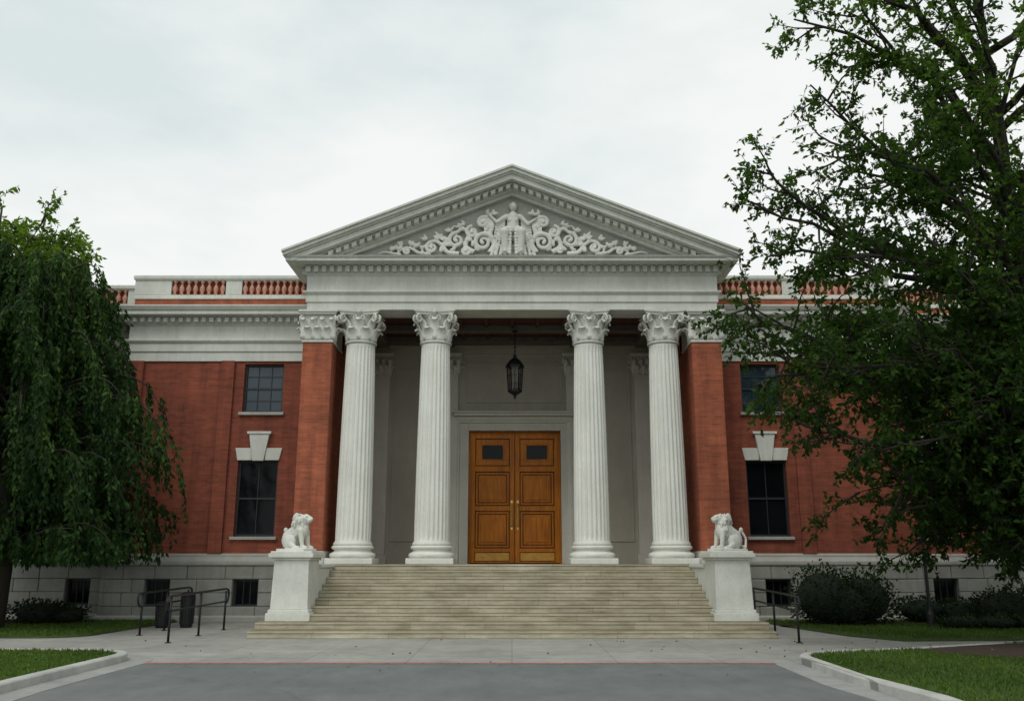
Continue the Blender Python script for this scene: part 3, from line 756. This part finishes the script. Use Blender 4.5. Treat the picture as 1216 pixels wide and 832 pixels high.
# ------------------------------------------------------------------ lantern
ln=empty('hanging_lantern',(0,0,0)); lm=MB(); lg=MB(); lx,ly=.09,27.0
lm.tube([(lx,ly,8.76),(lx,ly,7.98)],[.018,.018],6)
for i in range(12): lm.ell((lx,ly,8.02+i*.062),(.03 if i%2 else .012,.012 if i%2 else .03,.034),n=6,m=5)
lm.lathe([(.09,8.74),(.07,8.70),(.03,8.68)],lx,ly,12)
lm.lathe([(.02,8.0),(.05,7.95),(.06,7.88),(.16,7.80),(.26,7.66),(.29,7.60),(.29,7.56),(.25,7.55)],lx,ly,6)
lm.lathe([(.20,6.86),(.22,6.83),(.22,6.79),(.12,6.72),(.05,6.68),(.04,6.62),(.012,6.56)],lx,ly,6)
for i in range(6):
    a=i*math.pi/3; c,d=math.cos(a),math.sin(a)
    lm.tube([(lx+.25*c,ly+.25*d,7.56),(lx+.205*c,ly+.205*d,6.84)],[.018,.018],5)
    a2=a+math.pi/6; c2,d2=math.cos(a2),math.sin(a2)
    lm.tube([(lx+.21*c2,ly+.21*d2,7.56),(lx+.175*c2,ly+.175*d2,6.84)],[.010,.010],4)
for zz_,r in ((7.30,.236),(7.05,.22)):
    for i in range(6):
        a=i*math.pi/3;b2=a+math.pi/3
        lm.tube([(lx+r*math.cos(a),ly+r*math.sin(a),zz_),(lx+r*math.cos(b2),ly+r*math.sin(b2),zz_)],[.009,.009],4)
for i in range(3): 
    a=i*2.1; lm.tube([(lx+.05*math.cos(a),ly+.05*math.sin(a),6.82),(lx+.05*math.cos(a),ly+.05*math.sin(a),7.1)],[.02,.02],6)
lm.obj('lantern_frame',M_BLACK,ln)
lg.lathe([(.19,6.85),(.235,7.555)],lx,ly,6)
mg,nt,b=nmat('lantern_glass'); b.inputs['Base Color'].default_value=(.12,.115,.10,1); b.inputs['Roughness'].default_value=.25; b.inputs['Alpha'].default_value=.45
lg.obj('lantern_glass',mg,ln)

# ------------------------------------------------------------------ ground, road, kerbs
g=MB(); g.quad((-600,-300,-.16),(600,-300,-.16),(600,900,-.16),(-600,900,-.16)); g.obj('ground',M_GRASS)
g=MB(); g.box(-120,120,-60,15.60,-.15,0.0); g.obj('road',M_ASPH)
g=MB(); g.box(-40,40,15.80,26.30,-.15,0.0); g.obj('sidewalk',M_PAVE)
g=MB(); g.box(-40,40,15.60,15.80,-.15,.002); g.obj('red_paver_strip',M_REDP)
def arcp(cx,cy,r,a0,a1,n=8): return [(cx+r*math.cos(rad(a0+(a1-a0)*i/(n-1))),cy+r*math.sin(rad(a0+(a1-a0)*i/(n-1)))) for i in range(n)]
def inset(path,d):
    n=len(path); out=[]
    for i in range(n):
        a,b_,c=path[i-1],path[i],path[(i+1)%n]
        def nr(p,q):
            dx,dy=q[0]-p[0],q[1]-p[1]; l=math.hypot(dx,dy); return (-dy/l,dx/l)
        n1,n2=nr(a,b_),nr(b_,c); k=1+n1[0]*n2[0]+n1[1]*n2[1]
        out.append((b_[0]+(n1[0]+n2[0])/k*d,b_[1]+(n1[1]+n2[1])/k*d))
    return out
isl=[]
Lp=[(-40,4),(-6.1,4),(-6.35,9),(-6.6,12.5)]+arcp(-7.75,15.75,1.15,0,90,9)+[(-14,17.05),(-40,17.3)]
Rp=[(4.6,4),(40,4),(40,21.0),(18,20.2),(10.2,18.6),(7.2,17.1)]+arcp(6.15,15.35,1.35,112,180,8)+[(4.74,13),(4.95,11)]
def pip(x,y,poly):
    c=False;n=len(poly);j=n-1
    for i in range(n):
        if ((poly[i][1]>y)!=(poly[j][1]>y)) and (x<(poly[j][0]-poly[i][0])*(y-poly[i][1])/(poly[j][1]-poly[i][1])+poly[i][0]): c=not c
        j=i
    return c
for P_ in (Lp,Rp):
    k=MB(); k.sweep([(0,-.15),(0,.11),(.02,.13),(.16,.135),(.17,.12),(.17,-.15)],P_,closed=True); k.obj('kerb',M_CURB,None)
    gi=inset(P_,.165); gm=MB(); gm.quad(*[(x,y,.10) for x,y in gi]); gm.obj('lawn',M_GRASS); isl.append(gi)
    gu=MB(); gu.sweep([(-.42,-.1),(-.42,.006),(.01,.009),(.01,-.1)],P_,closed=True); gu.obj('gutter',M_GUT)
LB=[(-38,20.9),(-10.6,20.7)]+arcp(-10.6,21.6,.9,-90,0,6)+[(-9.5,26.2),(-38,26.2)]
RB=[(8.4,19.9),(40,21.9),(40,26.2),(7.0,26.2),(7.2,24.2),(7.7,21.2)]
for P_ in (LB,RB):
    gm=MB(); n=len(P_); gm.add([(x,y,0.001) for x,y in P_]+[(x,y,.045) for x,y in P_],[tuple(range(n,2*n))]+[(i,(i+1)%n,n+(i+1)%n,n+i) for i in range(n)]); gm.obj('lawn',M_GRASS)
def bed(name,cx,cy,rx,ry,z,seed):
    r=random.Random(seed); m=MB(); n=40; vs=[(cx,cy,z+.06)]
    for i in range(n):
        a=2*math.pi*i/n; k=1+r.uniform(-.06,.06); vs.append((cx+rx*k*math.cos(a),cy+ry*k*math.sin(a),z))
    m.add(vs,[(0,i+1,(i+1)%n+1) for i in range(n)]); m.obj(name,M_MULCH)
bed('mulch_bed',10.6,16.6,3.3,1.7,.106,1); bed('mulch_bed',-14.2,24.9,4.3,1.1,.05,2); bed('mulch_bed',12.5,25.1,4.8,1.0,.05,3)
bed('mulch_bed',8.7,24.6,1.6,1.2,.052,4)

# ------------------------------------------------------------------ foliage helpers
def leafmesh(name,P_,D,Ln,Wd,tint,mat,parent):
    P_=np.asarray(P_,float);D=np.asarray(D,float);n=len(P_)
    D/=np.linalg.norm(D,axis=1,keepdims=True)+1e-9
    R=RNG.normal(size=(n,3)); S=np.cross(D,R); S/=np.linalg.norm(S,axis=1,keepdims=True)+1e-9
    Nn=np.cross(D,S)
    Ln=np.broadcast_to(Ln,(n,))[:,None];Wd=np.broadcast_to(Wd,(n,))[:,None]
    v=np.empty((n,4,3)); v[:,0]=P_; v[:,1]=P_+D*Ln*.45+S*Wd*.5+Nn*Wd*.12; v[:,2]=P_+D*Ln; v[:,3]=P_+D*Ln*.45-S*Wd*.5+Nn*Wd*.12
    me=bpy.data.meshes.new(name); me.vertices.add(n*4); me.vertices.foreach_set('co',v.reshape(-1))
    me.loops.add(n*4); me.loops.foreach_set('vertex_index',np.arange(n*4,dtype=np.int32))
    me.polygons.add(n); me.polygons.foreach_set('loop_start',np.arange(0,n*4,4,dtype=np.int32))
    me.update(calc_edges=True)
    at=me.attributes.new('tint','FLOAT','POINT'); at.data.foreach_set('value',np.repeat(np.clip(tint,0,1),4).astype(np.float32))
    me.materials.append(mat); o=bpy.data.objects.new(name,me); COL.objects.link(o)
    if parent: o.parent=parent
    return o
def vnoise(rng,k=1.0): return Vector((rng.uniform(-k,k),rng.uniform(-k,k),rng.uniform(-k,k)))
def curvepath(p0,p1,rng,n=8,bow=.0,jit=.06):
    p0=Vector(p0);p1=Vector(p1); l=(p1-p0).length; pts=[]
    off=vnoise(rng,1)*l*jit*1.5
    for i in range(n+1):
        t=i/n; q=p0.lerp(p1,t)+Vector((0,0,bow*l*math.sin(math.pi*t)))+off*math.sin(math.pi*t*1.0)+vnoise(rng,l*jit*.25)*(1 if 0<i<n else 0)
        pts.append(q)
    return pts
def ppos(path,t):
    f=t*(len(path)-1); i=min(int(f),len(path)-2); return path[i].lerp(path[i+1],f-i),(path[i+1]-path[i]).normalized()

def broadleaf(name,trunk,tr,limbs,mat,seed,leafL=(.10,.17),sub=9,twigs=9,lv=8,subl=(.9,2.0)):
    rng=random.Random(seed); e=empty(name); wood=MB(); LP=[];LD=[];LL=[];LT=[]
    tp=[Vector(p) for p in trunk]; tpp=[]
    for i in range(len(tp)-1):
        for k in range(4): tpp.append(tp[i].lerp(tp[i+1],k/4)+vnoise(rng,.03))
    tpp.append(tp[-1]); n=len(tpp)
    wood.tube(tpp,[tr*(1-.85*(i/(n-1))**.9)*(1.35 if i==0 else 1) for i in range(n)],10)
    for (h,tgt,r0) in limbs:
        p0,_=ppos(tpp,h); lp=curvepath(p0,tgt,rng,9,rng.uniform(.03,.12),.07); m=len(lp)
        ll=(Vector(tgt)-p0).length
        wood.tube(lp,[r0*(1-.82*i/(m-1)) for i in range(m)],7)
        ltint=rng.uniform(-.15,.15)
        ns=int(sub*max(.5,min(1.5,ll/5)))
        for k in range(ns):
            t=.28+.72*(k+rng.random())/ns; t=min(t,1)
            q,d=ppos(lp,t)
            dr_=(d*rng.uniform(.3,1.1)+vnoise(rng,1.0)+Vector((0,0,rng.uniform(-.15,.25)))).normalized()
            sl=rng.uniform(*subl)*(1.1-.35*t)
            sp=curvepath(q,q+dr_*sl,rng,5,rng.uniform(-.12,.06),.08)
            wood.tube(sp,[.026*(1-.8*i/5) for i in range(6)],5)
            st_=ltint+rng.uniform(-.22,.22)
            for w in range(twigs):
                t2=.15+.85*(w+rng.random())/twigs; q2,d2=ppos(sp,min(t2,1))
                td=(d2*.6+vnoise(rng,1)+Vector((0,0,-.15))).normalized(); tl=rng.uniform(.22,.55)
                wood.tube([q2,q2+td*tl*.5+Vector((0,0,.02)),q2+td*tl],[.006,.005,.003],3,False)
                for j in range(lv):
                    u=.15+.85*(j+rng.random())/lv; pp=q2+td*tl*u
                    ld=(td*.5+vnoise(rng,.9)+Vector((0,0,-.35))).normalized()
                    LP.append(pp);LD.append(ld);LL.append(rng.uniform(*leafL));LT.append(.40+st_+rng.uniform(-.25,.25)+.05*(pp.z-6.5))  # tint falls with height: shade of the low canopy put into leaf colour
    wood.obj('trunk_and_branches',M_BARK,e,smooth=True)
    LL=np.array(LL); leafmesh('foliage',[tuple(p) for p in LP],[tuple(p) for p in LD],LL,LL*.52,np.array(LT),mat,e)
    return len(LP)

rng=random.Random(21)
T=[(10.9,17.4,.05),(10.85,17.4,2.5),(10.7,17.3,5.0),(10.4,17.2,8.0),(10.2,17.0,11.0),(10.0,16.8,14.2)]
lim=[]
for (h,t,r) in [
  (.72,(5.9,16.4,12.7),.10),(.80,(5.5,15.8,13.4),.09),(.70,(6.6,15.4,12.2),.09),(.60,(6.2,16.6,11.3),.09),(.85,(7.2,16.6,14.5),.09),(.9,(8.8,15.2,14.9),.08),
  (.76,(7.6,16.0,13.2),.08),(.66,(7.9,16.4,11.8),.08),(.8,(8.8,15.6,13.2),.08),(.62,(9.0,15.2,11.8),.08),
  (.52,(5.1,16.4,9.3),.11),(.50,(4.8,16.6,8.7),.10),(.46,(6.2,15.2,9.2),.09),(.55,(6.9,17.6,10.2),.09),(.58,(8.0,15.0,10.6),.09),(.5,(7.2,16.2,9.0),.09),
  (.42,(5.1,16.8,7.6),.11),(.36,(4.5,16.4,6.5),.12),(.38,(5.5,15.6,6.9),.10),(.33,(4.7,16.6,5.6),.11),(.30,(4.6,16.4,4.9),.10),(.30,(5.6,15.8,4.9),.09),
  (.26,(5.7,16.4,4.0),.10),(.26,(6.6,16.0,3.6),.09),(.24,(7.2,16.6,3.0),.09),(.22,(8.3,16.2,2.8),.09),(.25,(8.0,15.0,4.2),.09),(.30,(7.2,15.4,5.4),.09),
  (.34,(6.8,16.8,6.2),.09),(.40,(7.4,15.0,7.4),.09),(.44,(8.2,15.2,8.4),.09),(.36,(8.8,14.8,6.0),.09),(.28,(9.4,14.8,4.6),.09),(.22,(9.9,15.2,3.2),.08),
  (.24,(10.4,14.4,3.8),.09),(.3,(8.3,19.4,4.8),.09),(.36,(7.5,19.6,6.6),.09),(.24,(9.2,19.4,3.4),.08),(.27,(11.4,19.8,3.6),.09),(.3,(11.6,14.6,5.2),.09),
  (.42,(10.4,14.4,7.6),.09),(.55,(10.4,14.2,10.4),.09),(.7,(10.2,14.4,12.6),.08),(.2,(10.6,18.8,2.6),.08),(.2,(9.0,17.8,2.6),.08)]:
    lim.append((h,t,r))
for i in range(18):
    a=rng.uniform(-1.4,1.4); z=rng.uniform(3.2,15); R=5.6*math.sqrt(max(.15,1-((z-8)/8.5)**2)); h=max(.2,min(.95,z/14.2-.12))
    lim.append((h,(10.8+R*math.cos(a),17.4+R*math.sin(a)*.9,z),.09))
for i in range(46): # dense lower skirt
    z=rng.uniform(2.5,7.0); xlo=6.3+max(0,(4.4-z))*1.1; x=rng.uniform(xlo,11.6); y=rng.choice([rng.uniform(15.2,16.6),rng.uniform(18.2,20.6)])
    lim.append((max(.16,min(.45,z/14.2-.02)),(x,y,z),.06))
for (x,y,z) in ((7.3,17.6,2.5),(8.2,18.4,2.1),(9.3,16.6,2.0),(10.1,18.2,1.95),(8.9,19.0,2.3),(6.9,18.0,3.0),(9.8,15.8,2.5),(7.8,16.6,2.7)):
    lim.append((.2,(x,y,z),.05))
for i in range(10):
    z=rng.uniform(8,13); lim.append((min(.9,z/14.2-.08),(rng.uniform(8.0,11.0),rng.choice([15.2,18.8]),z),.06))
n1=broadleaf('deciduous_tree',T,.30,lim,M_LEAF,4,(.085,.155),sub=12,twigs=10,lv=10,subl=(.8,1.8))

# second, darker tree behind it at the wing
rng=random.Random(33); T=[(14.6,22.4,.05),(14.5,22.4,2.0),(14.5,22.3,4.5),(14.6,22.3,8.6)]; lim=[]
for i in range(34):
    a=rng.uniform(0,2*math.pi); z=rng.uniform(2.3,8.8); R=3.6*math.sqrt(max(.1,1-((z-4.6)/4.8)**2))
    lim.append((max(.2,z/8.6-.2),(14.5+R*math.cos(a),22.3+R*math.sin(a)*.8,z),.05))
broadleaf('shade_tree',T,.2,lim,M_LEAFD,12,(.12,.20),sub=11,twigs=7,lv=9,subl=(.6,1.3))

rng=random.Random(5)
T=[(-15.3,25.0,.05),(-15.4,25.0,3),(-15.3,24.9,6),(-15.3,24.8,12.0)]
lim=[]
for i in range(40):
    a=rng.uniform(0,2*math.pi); z=rng.uniform(6.5,11.9); R=2.6*math.sqrt(max(.08,1-((z-8.6)/4.2)**2)); 
    y=24.9+R*math.sin(a)*.75
    lim.append((max(.25,z/12.0-.2),(-15.3+R*math.cos(a),min(y,26.0),z),.05))
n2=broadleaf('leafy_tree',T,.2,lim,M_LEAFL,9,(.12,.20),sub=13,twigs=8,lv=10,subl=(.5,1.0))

def weeping(name,x,y,H,Rx,seed):
    rng=random.Random(seed); e=empty(name); wood=MB(); LP=[];LD=[];LL=[];LT=[]
    tp=[Vector((x,y,.05)),Vector((x+.1,y,1.5)),Vector((x-.05,y,3.2)),Vector((x+.1,y,5.5)),Vector((x+.1,y,H-1.6))]
    wood.tube(tp,[.34,.27,.22,.15,.05],10)
    nb=205
    for i in range(nb):
        f=(i+rng.random())/nb; z0=2.0+f*(H-3.4); a=rng.uniform(0,2*math.pi)
        zt=z0/(H-1.6); env=Rx*(1-.62*max(0,(f-.45)/.55)**1.4)*rng.uniform(.50,1.0)
        if f<.25: env*=.92
        p0,_=ppos(tp,min(1,max(.2,zt)))
        dx,dy=math.cos(a),math.sin(a)*.8
        rise=rng.uniform(.5,1.6)*(1.0 if f>.3 else .7)
        top=p0+Vector((dx*env*.62,dy*env*.62,rise)); drop=rng.uniform(.5,1.7)
        end=top+Vector((dx*env*.38,dy*env*.38,-drop))
        end.z=max(end.z,1.9+rng.random()*.6)
        pts=[]
        mid=p0.lerp(top,.5)+Vector((0,0,rise*.35))
        for k in range(5): t=k/4; pts.append(p0*(1-t)**2+mid*2*t*(1-t)+top*t*t)
        m2=top+Vector((dx*env*.25,dy*env*.25,.05))
        for k in range(1,6): t=k/5; pts.append(top*(1-t)**2+m2*2*t*(1-t)+end*t*t)
        wood.tube(pts,[.04*(1-.85*k/(len(pts)-1)) for k in range(len(pts))],5)
        bt=rng.uniform(-.30,.30)+.15*f
        for j in range(17):
            t=.18+.82*(j+rng.random())/17; q,d=ppos(pts,min(t,1)); q=q+vnoise(rng,.16)
            ln_=rng.uniform(.40,1.2); ln_=min(ln_,max(.3,q.z-1.7))
            sway=Vector((dx*.18+rng.uniform(-.12,.12),dy*.18+rng.uniform(-.12,.12),0))
            sp=[q,q+Vector((sway.x*.6,sway.y*.6,-ln_*.35))*1.0,q+sway+Vector((0,0,-ln_))]
            wood.tube(sp,[.006,.005,.003],3,False)
            stt=rng.uniform(-.15,.15)
            nl=int(22*ln_)+7
            for l in range(nl):
                u=(l+rng.random())/nl; pp,dd=ppos(sp,u)
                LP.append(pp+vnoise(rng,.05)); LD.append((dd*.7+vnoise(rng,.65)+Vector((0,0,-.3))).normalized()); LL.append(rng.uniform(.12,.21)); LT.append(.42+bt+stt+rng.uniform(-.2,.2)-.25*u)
    wood.obj('trunk_and_branches',M_BARK,e,smooth=True); LL=np.array(LL)
    leafmesh('hanging_foliage',[tuple(p) for p in LP],[tuple(p) for p in LD],LL,LL*.42,np.array(LT),M_LEAFW,e); return len(LP)
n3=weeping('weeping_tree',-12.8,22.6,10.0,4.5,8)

def shrub(name,lobes,seed,dens=900,L_=(.06,.11),z0=.05):
    rng=np.random.default_rng(seed); e=empty(name); core=MB(); P_=[];D=[];T_=[]
    for (cx,cy,rx,ry,h) in lobes:
        cz=z0+h*.48; rz=h*.52
        core.ell((cx,cy,cz),(rx*.80,ry*.80,rz*.80),n=16,m=10)
        n=int(dens*(rx*ry+rx*rz+ry*rz))
        d=rng.normal(size=(n,3)); d/=np.linalg.norm(d,axis=1,keepdims=True)
        lump=1+.16*np.sin(d[:,0]*7+seed)*np.cos(d[:,1]*6+d[:,2]*5+cx)+rng.normal(size=n)*.09
        k=(rng.uniform(.80,1.03,n)*lump)[:,None]
        p=np.array([cx,cy,cz])+d*k*np.array([rx,ry,rz]); ok=p[:,2]>z0+.02; p=p[ok]; d=d[ok]
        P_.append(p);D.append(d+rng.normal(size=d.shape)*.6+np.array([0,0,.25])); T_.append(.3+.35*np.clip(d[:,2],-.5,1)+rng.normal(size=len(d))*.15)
    P_=np.concatenate(P_);D=np.concatenate(D);T_=np.concatenate(T_); Ls=rng.uniform(L_[0],L_[1],len(P_))
    leafmesh('leaves',P_,D,Ls,Ls*.6,T_,M_SHRUB,e)
    core.obj('dark_inner_core',simple('shrub_core',(.008,.016,.007),.95),e,smooth=True)  # solid dark filler added inside the leaves to stop see-through gaps
    st_=MB(); cx,cy=lobes[0][0],lobes[0][1]; st_.tube([(cx,cy,0),(cx,cy,.3)],[.04,.03],5); st_.obj('stem',M_BARK,e)
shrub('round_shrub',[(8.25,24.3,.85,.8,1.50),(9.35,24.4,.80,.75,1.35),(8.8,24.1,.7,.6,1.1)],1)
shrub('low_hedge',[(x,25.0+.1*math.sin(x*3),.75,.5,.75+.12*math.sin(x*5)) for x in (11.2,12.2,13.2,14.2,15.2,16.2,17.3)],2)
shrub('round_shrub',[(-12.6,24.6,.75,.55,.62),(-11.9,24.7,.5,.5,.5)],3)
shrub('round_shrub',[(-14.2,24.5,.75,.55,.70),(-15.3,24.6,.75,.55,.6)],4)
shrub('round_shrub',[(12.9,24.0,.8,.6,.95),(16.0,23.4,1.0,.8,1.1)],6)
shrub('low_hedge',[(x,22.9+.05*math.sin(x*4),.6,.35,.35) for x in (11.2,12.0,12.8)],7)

def blades(parent,poly,zone,n,z,seed,h=(.03,.08),excl=None):
    r=np.random.default_rng(seed); x=r.uniform(zone[0],zone[1],n); y=r.uniform(zone[2],zone[3],n)
    k=[i for i in range(n) if pip(x[i],y[i],poly) and not (excl and ((x[i]-excl[0])/excl[2])**2+((y[i]-excl[1])/excl[3])**2<1)]
    x=x[k];y=y[k];m=len(x); P_=np.stack([x,y,np.full(m,z)],1); D=r.normal(size=(m,3))*.45; D[:,2]=1
    Ls=r.uniform(h[0],h[1],m); leafmesh('grass_blades',P_,D,Ls,Ls*.22+.003,.5+.25*np.sin(x*1.7+y)*.6+r.normal(size=m)*.2,M_BLADE,parent)
e=empty('grass')
blades(e,isl[0],(-13,-6.2,10,17.3),42000,.10,1); blades(e,isl[1],(4.4,13,9.5,19.5),60000,.10,2,excl=(10.6,16.6,3.2,1.6))
blades(e,LB,(-18,-9.4,20.6,26.1),26000,.045,3,(.04,.09)); blades(e,RB,(7.1,18,19.8,26.1),30000,.045,4,(.04,.09))
r=np.random.default_rng(4); n=200; x=np.concatenate([r.uniform(5,12,130),r.uniform(-9,9,70)]); y=np.concatenate([r.uniform(11,19,130),r.uniform(14,20.3,70)])
zz2=np.array([.012 if not pip(a,b_,Rp) else .13 for a,b_ in zip(x,y)]); D=r.normal(size=(n,3)); D[:,2]=.05
leafmesh('fallen_leaves',np.stack([x,y,zz2],1),D,.06,.035,r.uniform(.3,1,n),leafmat('dry_leaf',(.09,.06,.02),(.16,.11,.03),(.12,.14,.03),.1),None)

# ------------------------------------------------------------------ handrails, bins, lamp
def rail(x,ya,yb,posts,xb=None,h=.95):
    m=MB(); r=.026
    def X(y): return x if xb is None else x+(xb-x)*(y-ya)/(yb-ya)
    def bend(zt,first=ya,last=yb):
        return [(X(first),first+.02,zt-.30),(X(first),first-.12,zt-.24),(X(first),first-.18,zt-.10),(X(first),first-.10,zt-.01),(X(first),first+.05,zt),(X(last),last-.05,zt+.05),(X(last),last+.12,zt+.02),(X(last),last+.18,zt-.10),(X(last),last+.10,zt-.26),(X(last),last,zt-.30)]
    m.tube(bend(h),[r]*10,8)
    m.tube([(X(ya),ya,h-.30),(X(yb),yb,h-.26)],[r*.8]*2,8)
    for y in posts:
        m.tube([(X(y),y,0),(X(y),y,h)],[r,r],8); m.lathe([(.07,0),(.07,.012),(.035,.02)],X(y),y,12)
    m.obj('handrail',M_BLACK,None,smooth=True)
rail(-7.25,19.5,23.3,(19.55,21.4,23.25)); rail(-8.65,21.4,24.6,(21.5,23.0,24.5)); rail(6.05,19.5,23.9,(19.55,21.7,23.85),6.3)
def bin_(x,y,h):
    m=MB(); k=.8; m.lathe([(.17*k,.0),(.19*k,.03),(.20*k,.08),(.21*k,h-.12),(.225*k,h-.10),(.225*k,h-.05),(.20*k,h-.02),(.12*k,h),(.11*k,h-.04)],x,y,20)
    for i in range(16):
        a=2*math.pi*i/16; m.tube([(x+.212*k*math.cos(a),y+.212*k*math.sin(a),.10),(x+.224*k*math.cos(a),y+.224*k*math.sin(a),h-.12)],[.012,.012],4)
    m.obj('trash_bin',M_BLACK,None)
bin_(-9.1,24.0,.66); bin_(-8.5,24.1,.90)
m=MB(); X_,Y_=10.85,23.9
m.lathe([(.16,0),(.16,.06),(.11,.10),(.10,.35),(.06,.42),(.045,.5),(.035,3.3),(.05,3.35),(.03,3.42),(.08,3.5),(.10,3.54)],X_,Y_,14)
for i in range(4):
    a=i*math.pi/2+.78; m.tube([(X_+.10*math.cos(a),Y_+.10*math.sin(a),3.54),(X_+.17*math.cos(a),Y_+.17*math.sin(a),3.95)],[.012,.012],5)
m.lathe([(.20,3.95),(.21,3.98),(.12,4.10),(.04,4.16),(.02,4.28)],X_,Y_,8)
SL=empty('street_lamp'); m.obj('lamp_post',M_BLACK,SL); q=MB(); q.lathe([(.085,3.55),(.15,3.94)],X_,Y_,8); q.obj('lamp_glass',mg,SL)

# ------------------------------------------------------------------ world, sun, camera
w=bpy.data.worlds.new("World"); scene.world=w; w.use_nodes=True; nt=w.node_tree; bg=nt.nodes['Background']
sky=nt.nodes.new('ShaderNodeTexSky'); sky.sky_type='NISHITA'; sky.sun_disc=False; sky.sun_elevation=rad(52); sky.sun_rotation=rad(204)
sm=mix(nt,1.0,sky.outputs['Color'],(.10,.10,.10),'MULTIPLY')
tc=nt.nodes.new('ShaderNodeTexCoord').outputs['Generated']
c1=noise(nt,tc,3.0,6,.55,(1,1,2.4)); c2=noise(nt,tc,1.1,3,.5,(1,1,1.8))
a=nt.nodes.new('ShaderNodeMath'); a.operation='ADD'; L(nt,c1,a.inputs[0]); L(nt,c2,a.inputs[1])
h=nt.nodes.new('ShaderNodeMath'); h.operation='MULTIPLY'; h.inputs[1].default_value=.5; L(nt,a.outputs[0],h.inputs[0])
cl=ramp(nt,h.outputs[0],[(.36,(.74,.82,.82)),(.46,(.88,.925,.91)),(.54,(.97,.99,.965))])
out=mix(nt,.93,sm,cl)
L(nt,out,bg.inputs['Color']); bg.inputs['Strength'].default_value=1.0
sd=bpy.data.lights.new('sun','SUN'); sd.energy=1.0; sd.angle=rad(24); sd.color=(1,.97,.89)
so=bpy.data.objects.new('sun',sd); COL.objects.link(so)
el,az=rad(52),rad(-24)
dv=Vector((math.sin(az)*math.cos(el),-math.cos(az)*math.cos(el),math.sin(el)))
so.rotation_euler=dv.to_track_quat('Z','Y').to_euler(); so.location=dv*60
cd=bpy.data.cameras.new('camera'); cam=bpy.data.objects.new('camera',cd); COL.objects.link(cam)
cd.sensor_width=36; cd.sensor_fit='HORIZONTAL'; cd.lens=31.09; cd.clip_end=2500; cam.location=(0,0,1.65); cam.rotation_euler=(rad(90+13.46),0,0)
scene.camera=cam
scene.view_settings.view_transform='Standard'; scene.view_settings.look='None'; scene.view_settings.exposure=0
print('LEAVES',n1,n2,n3)
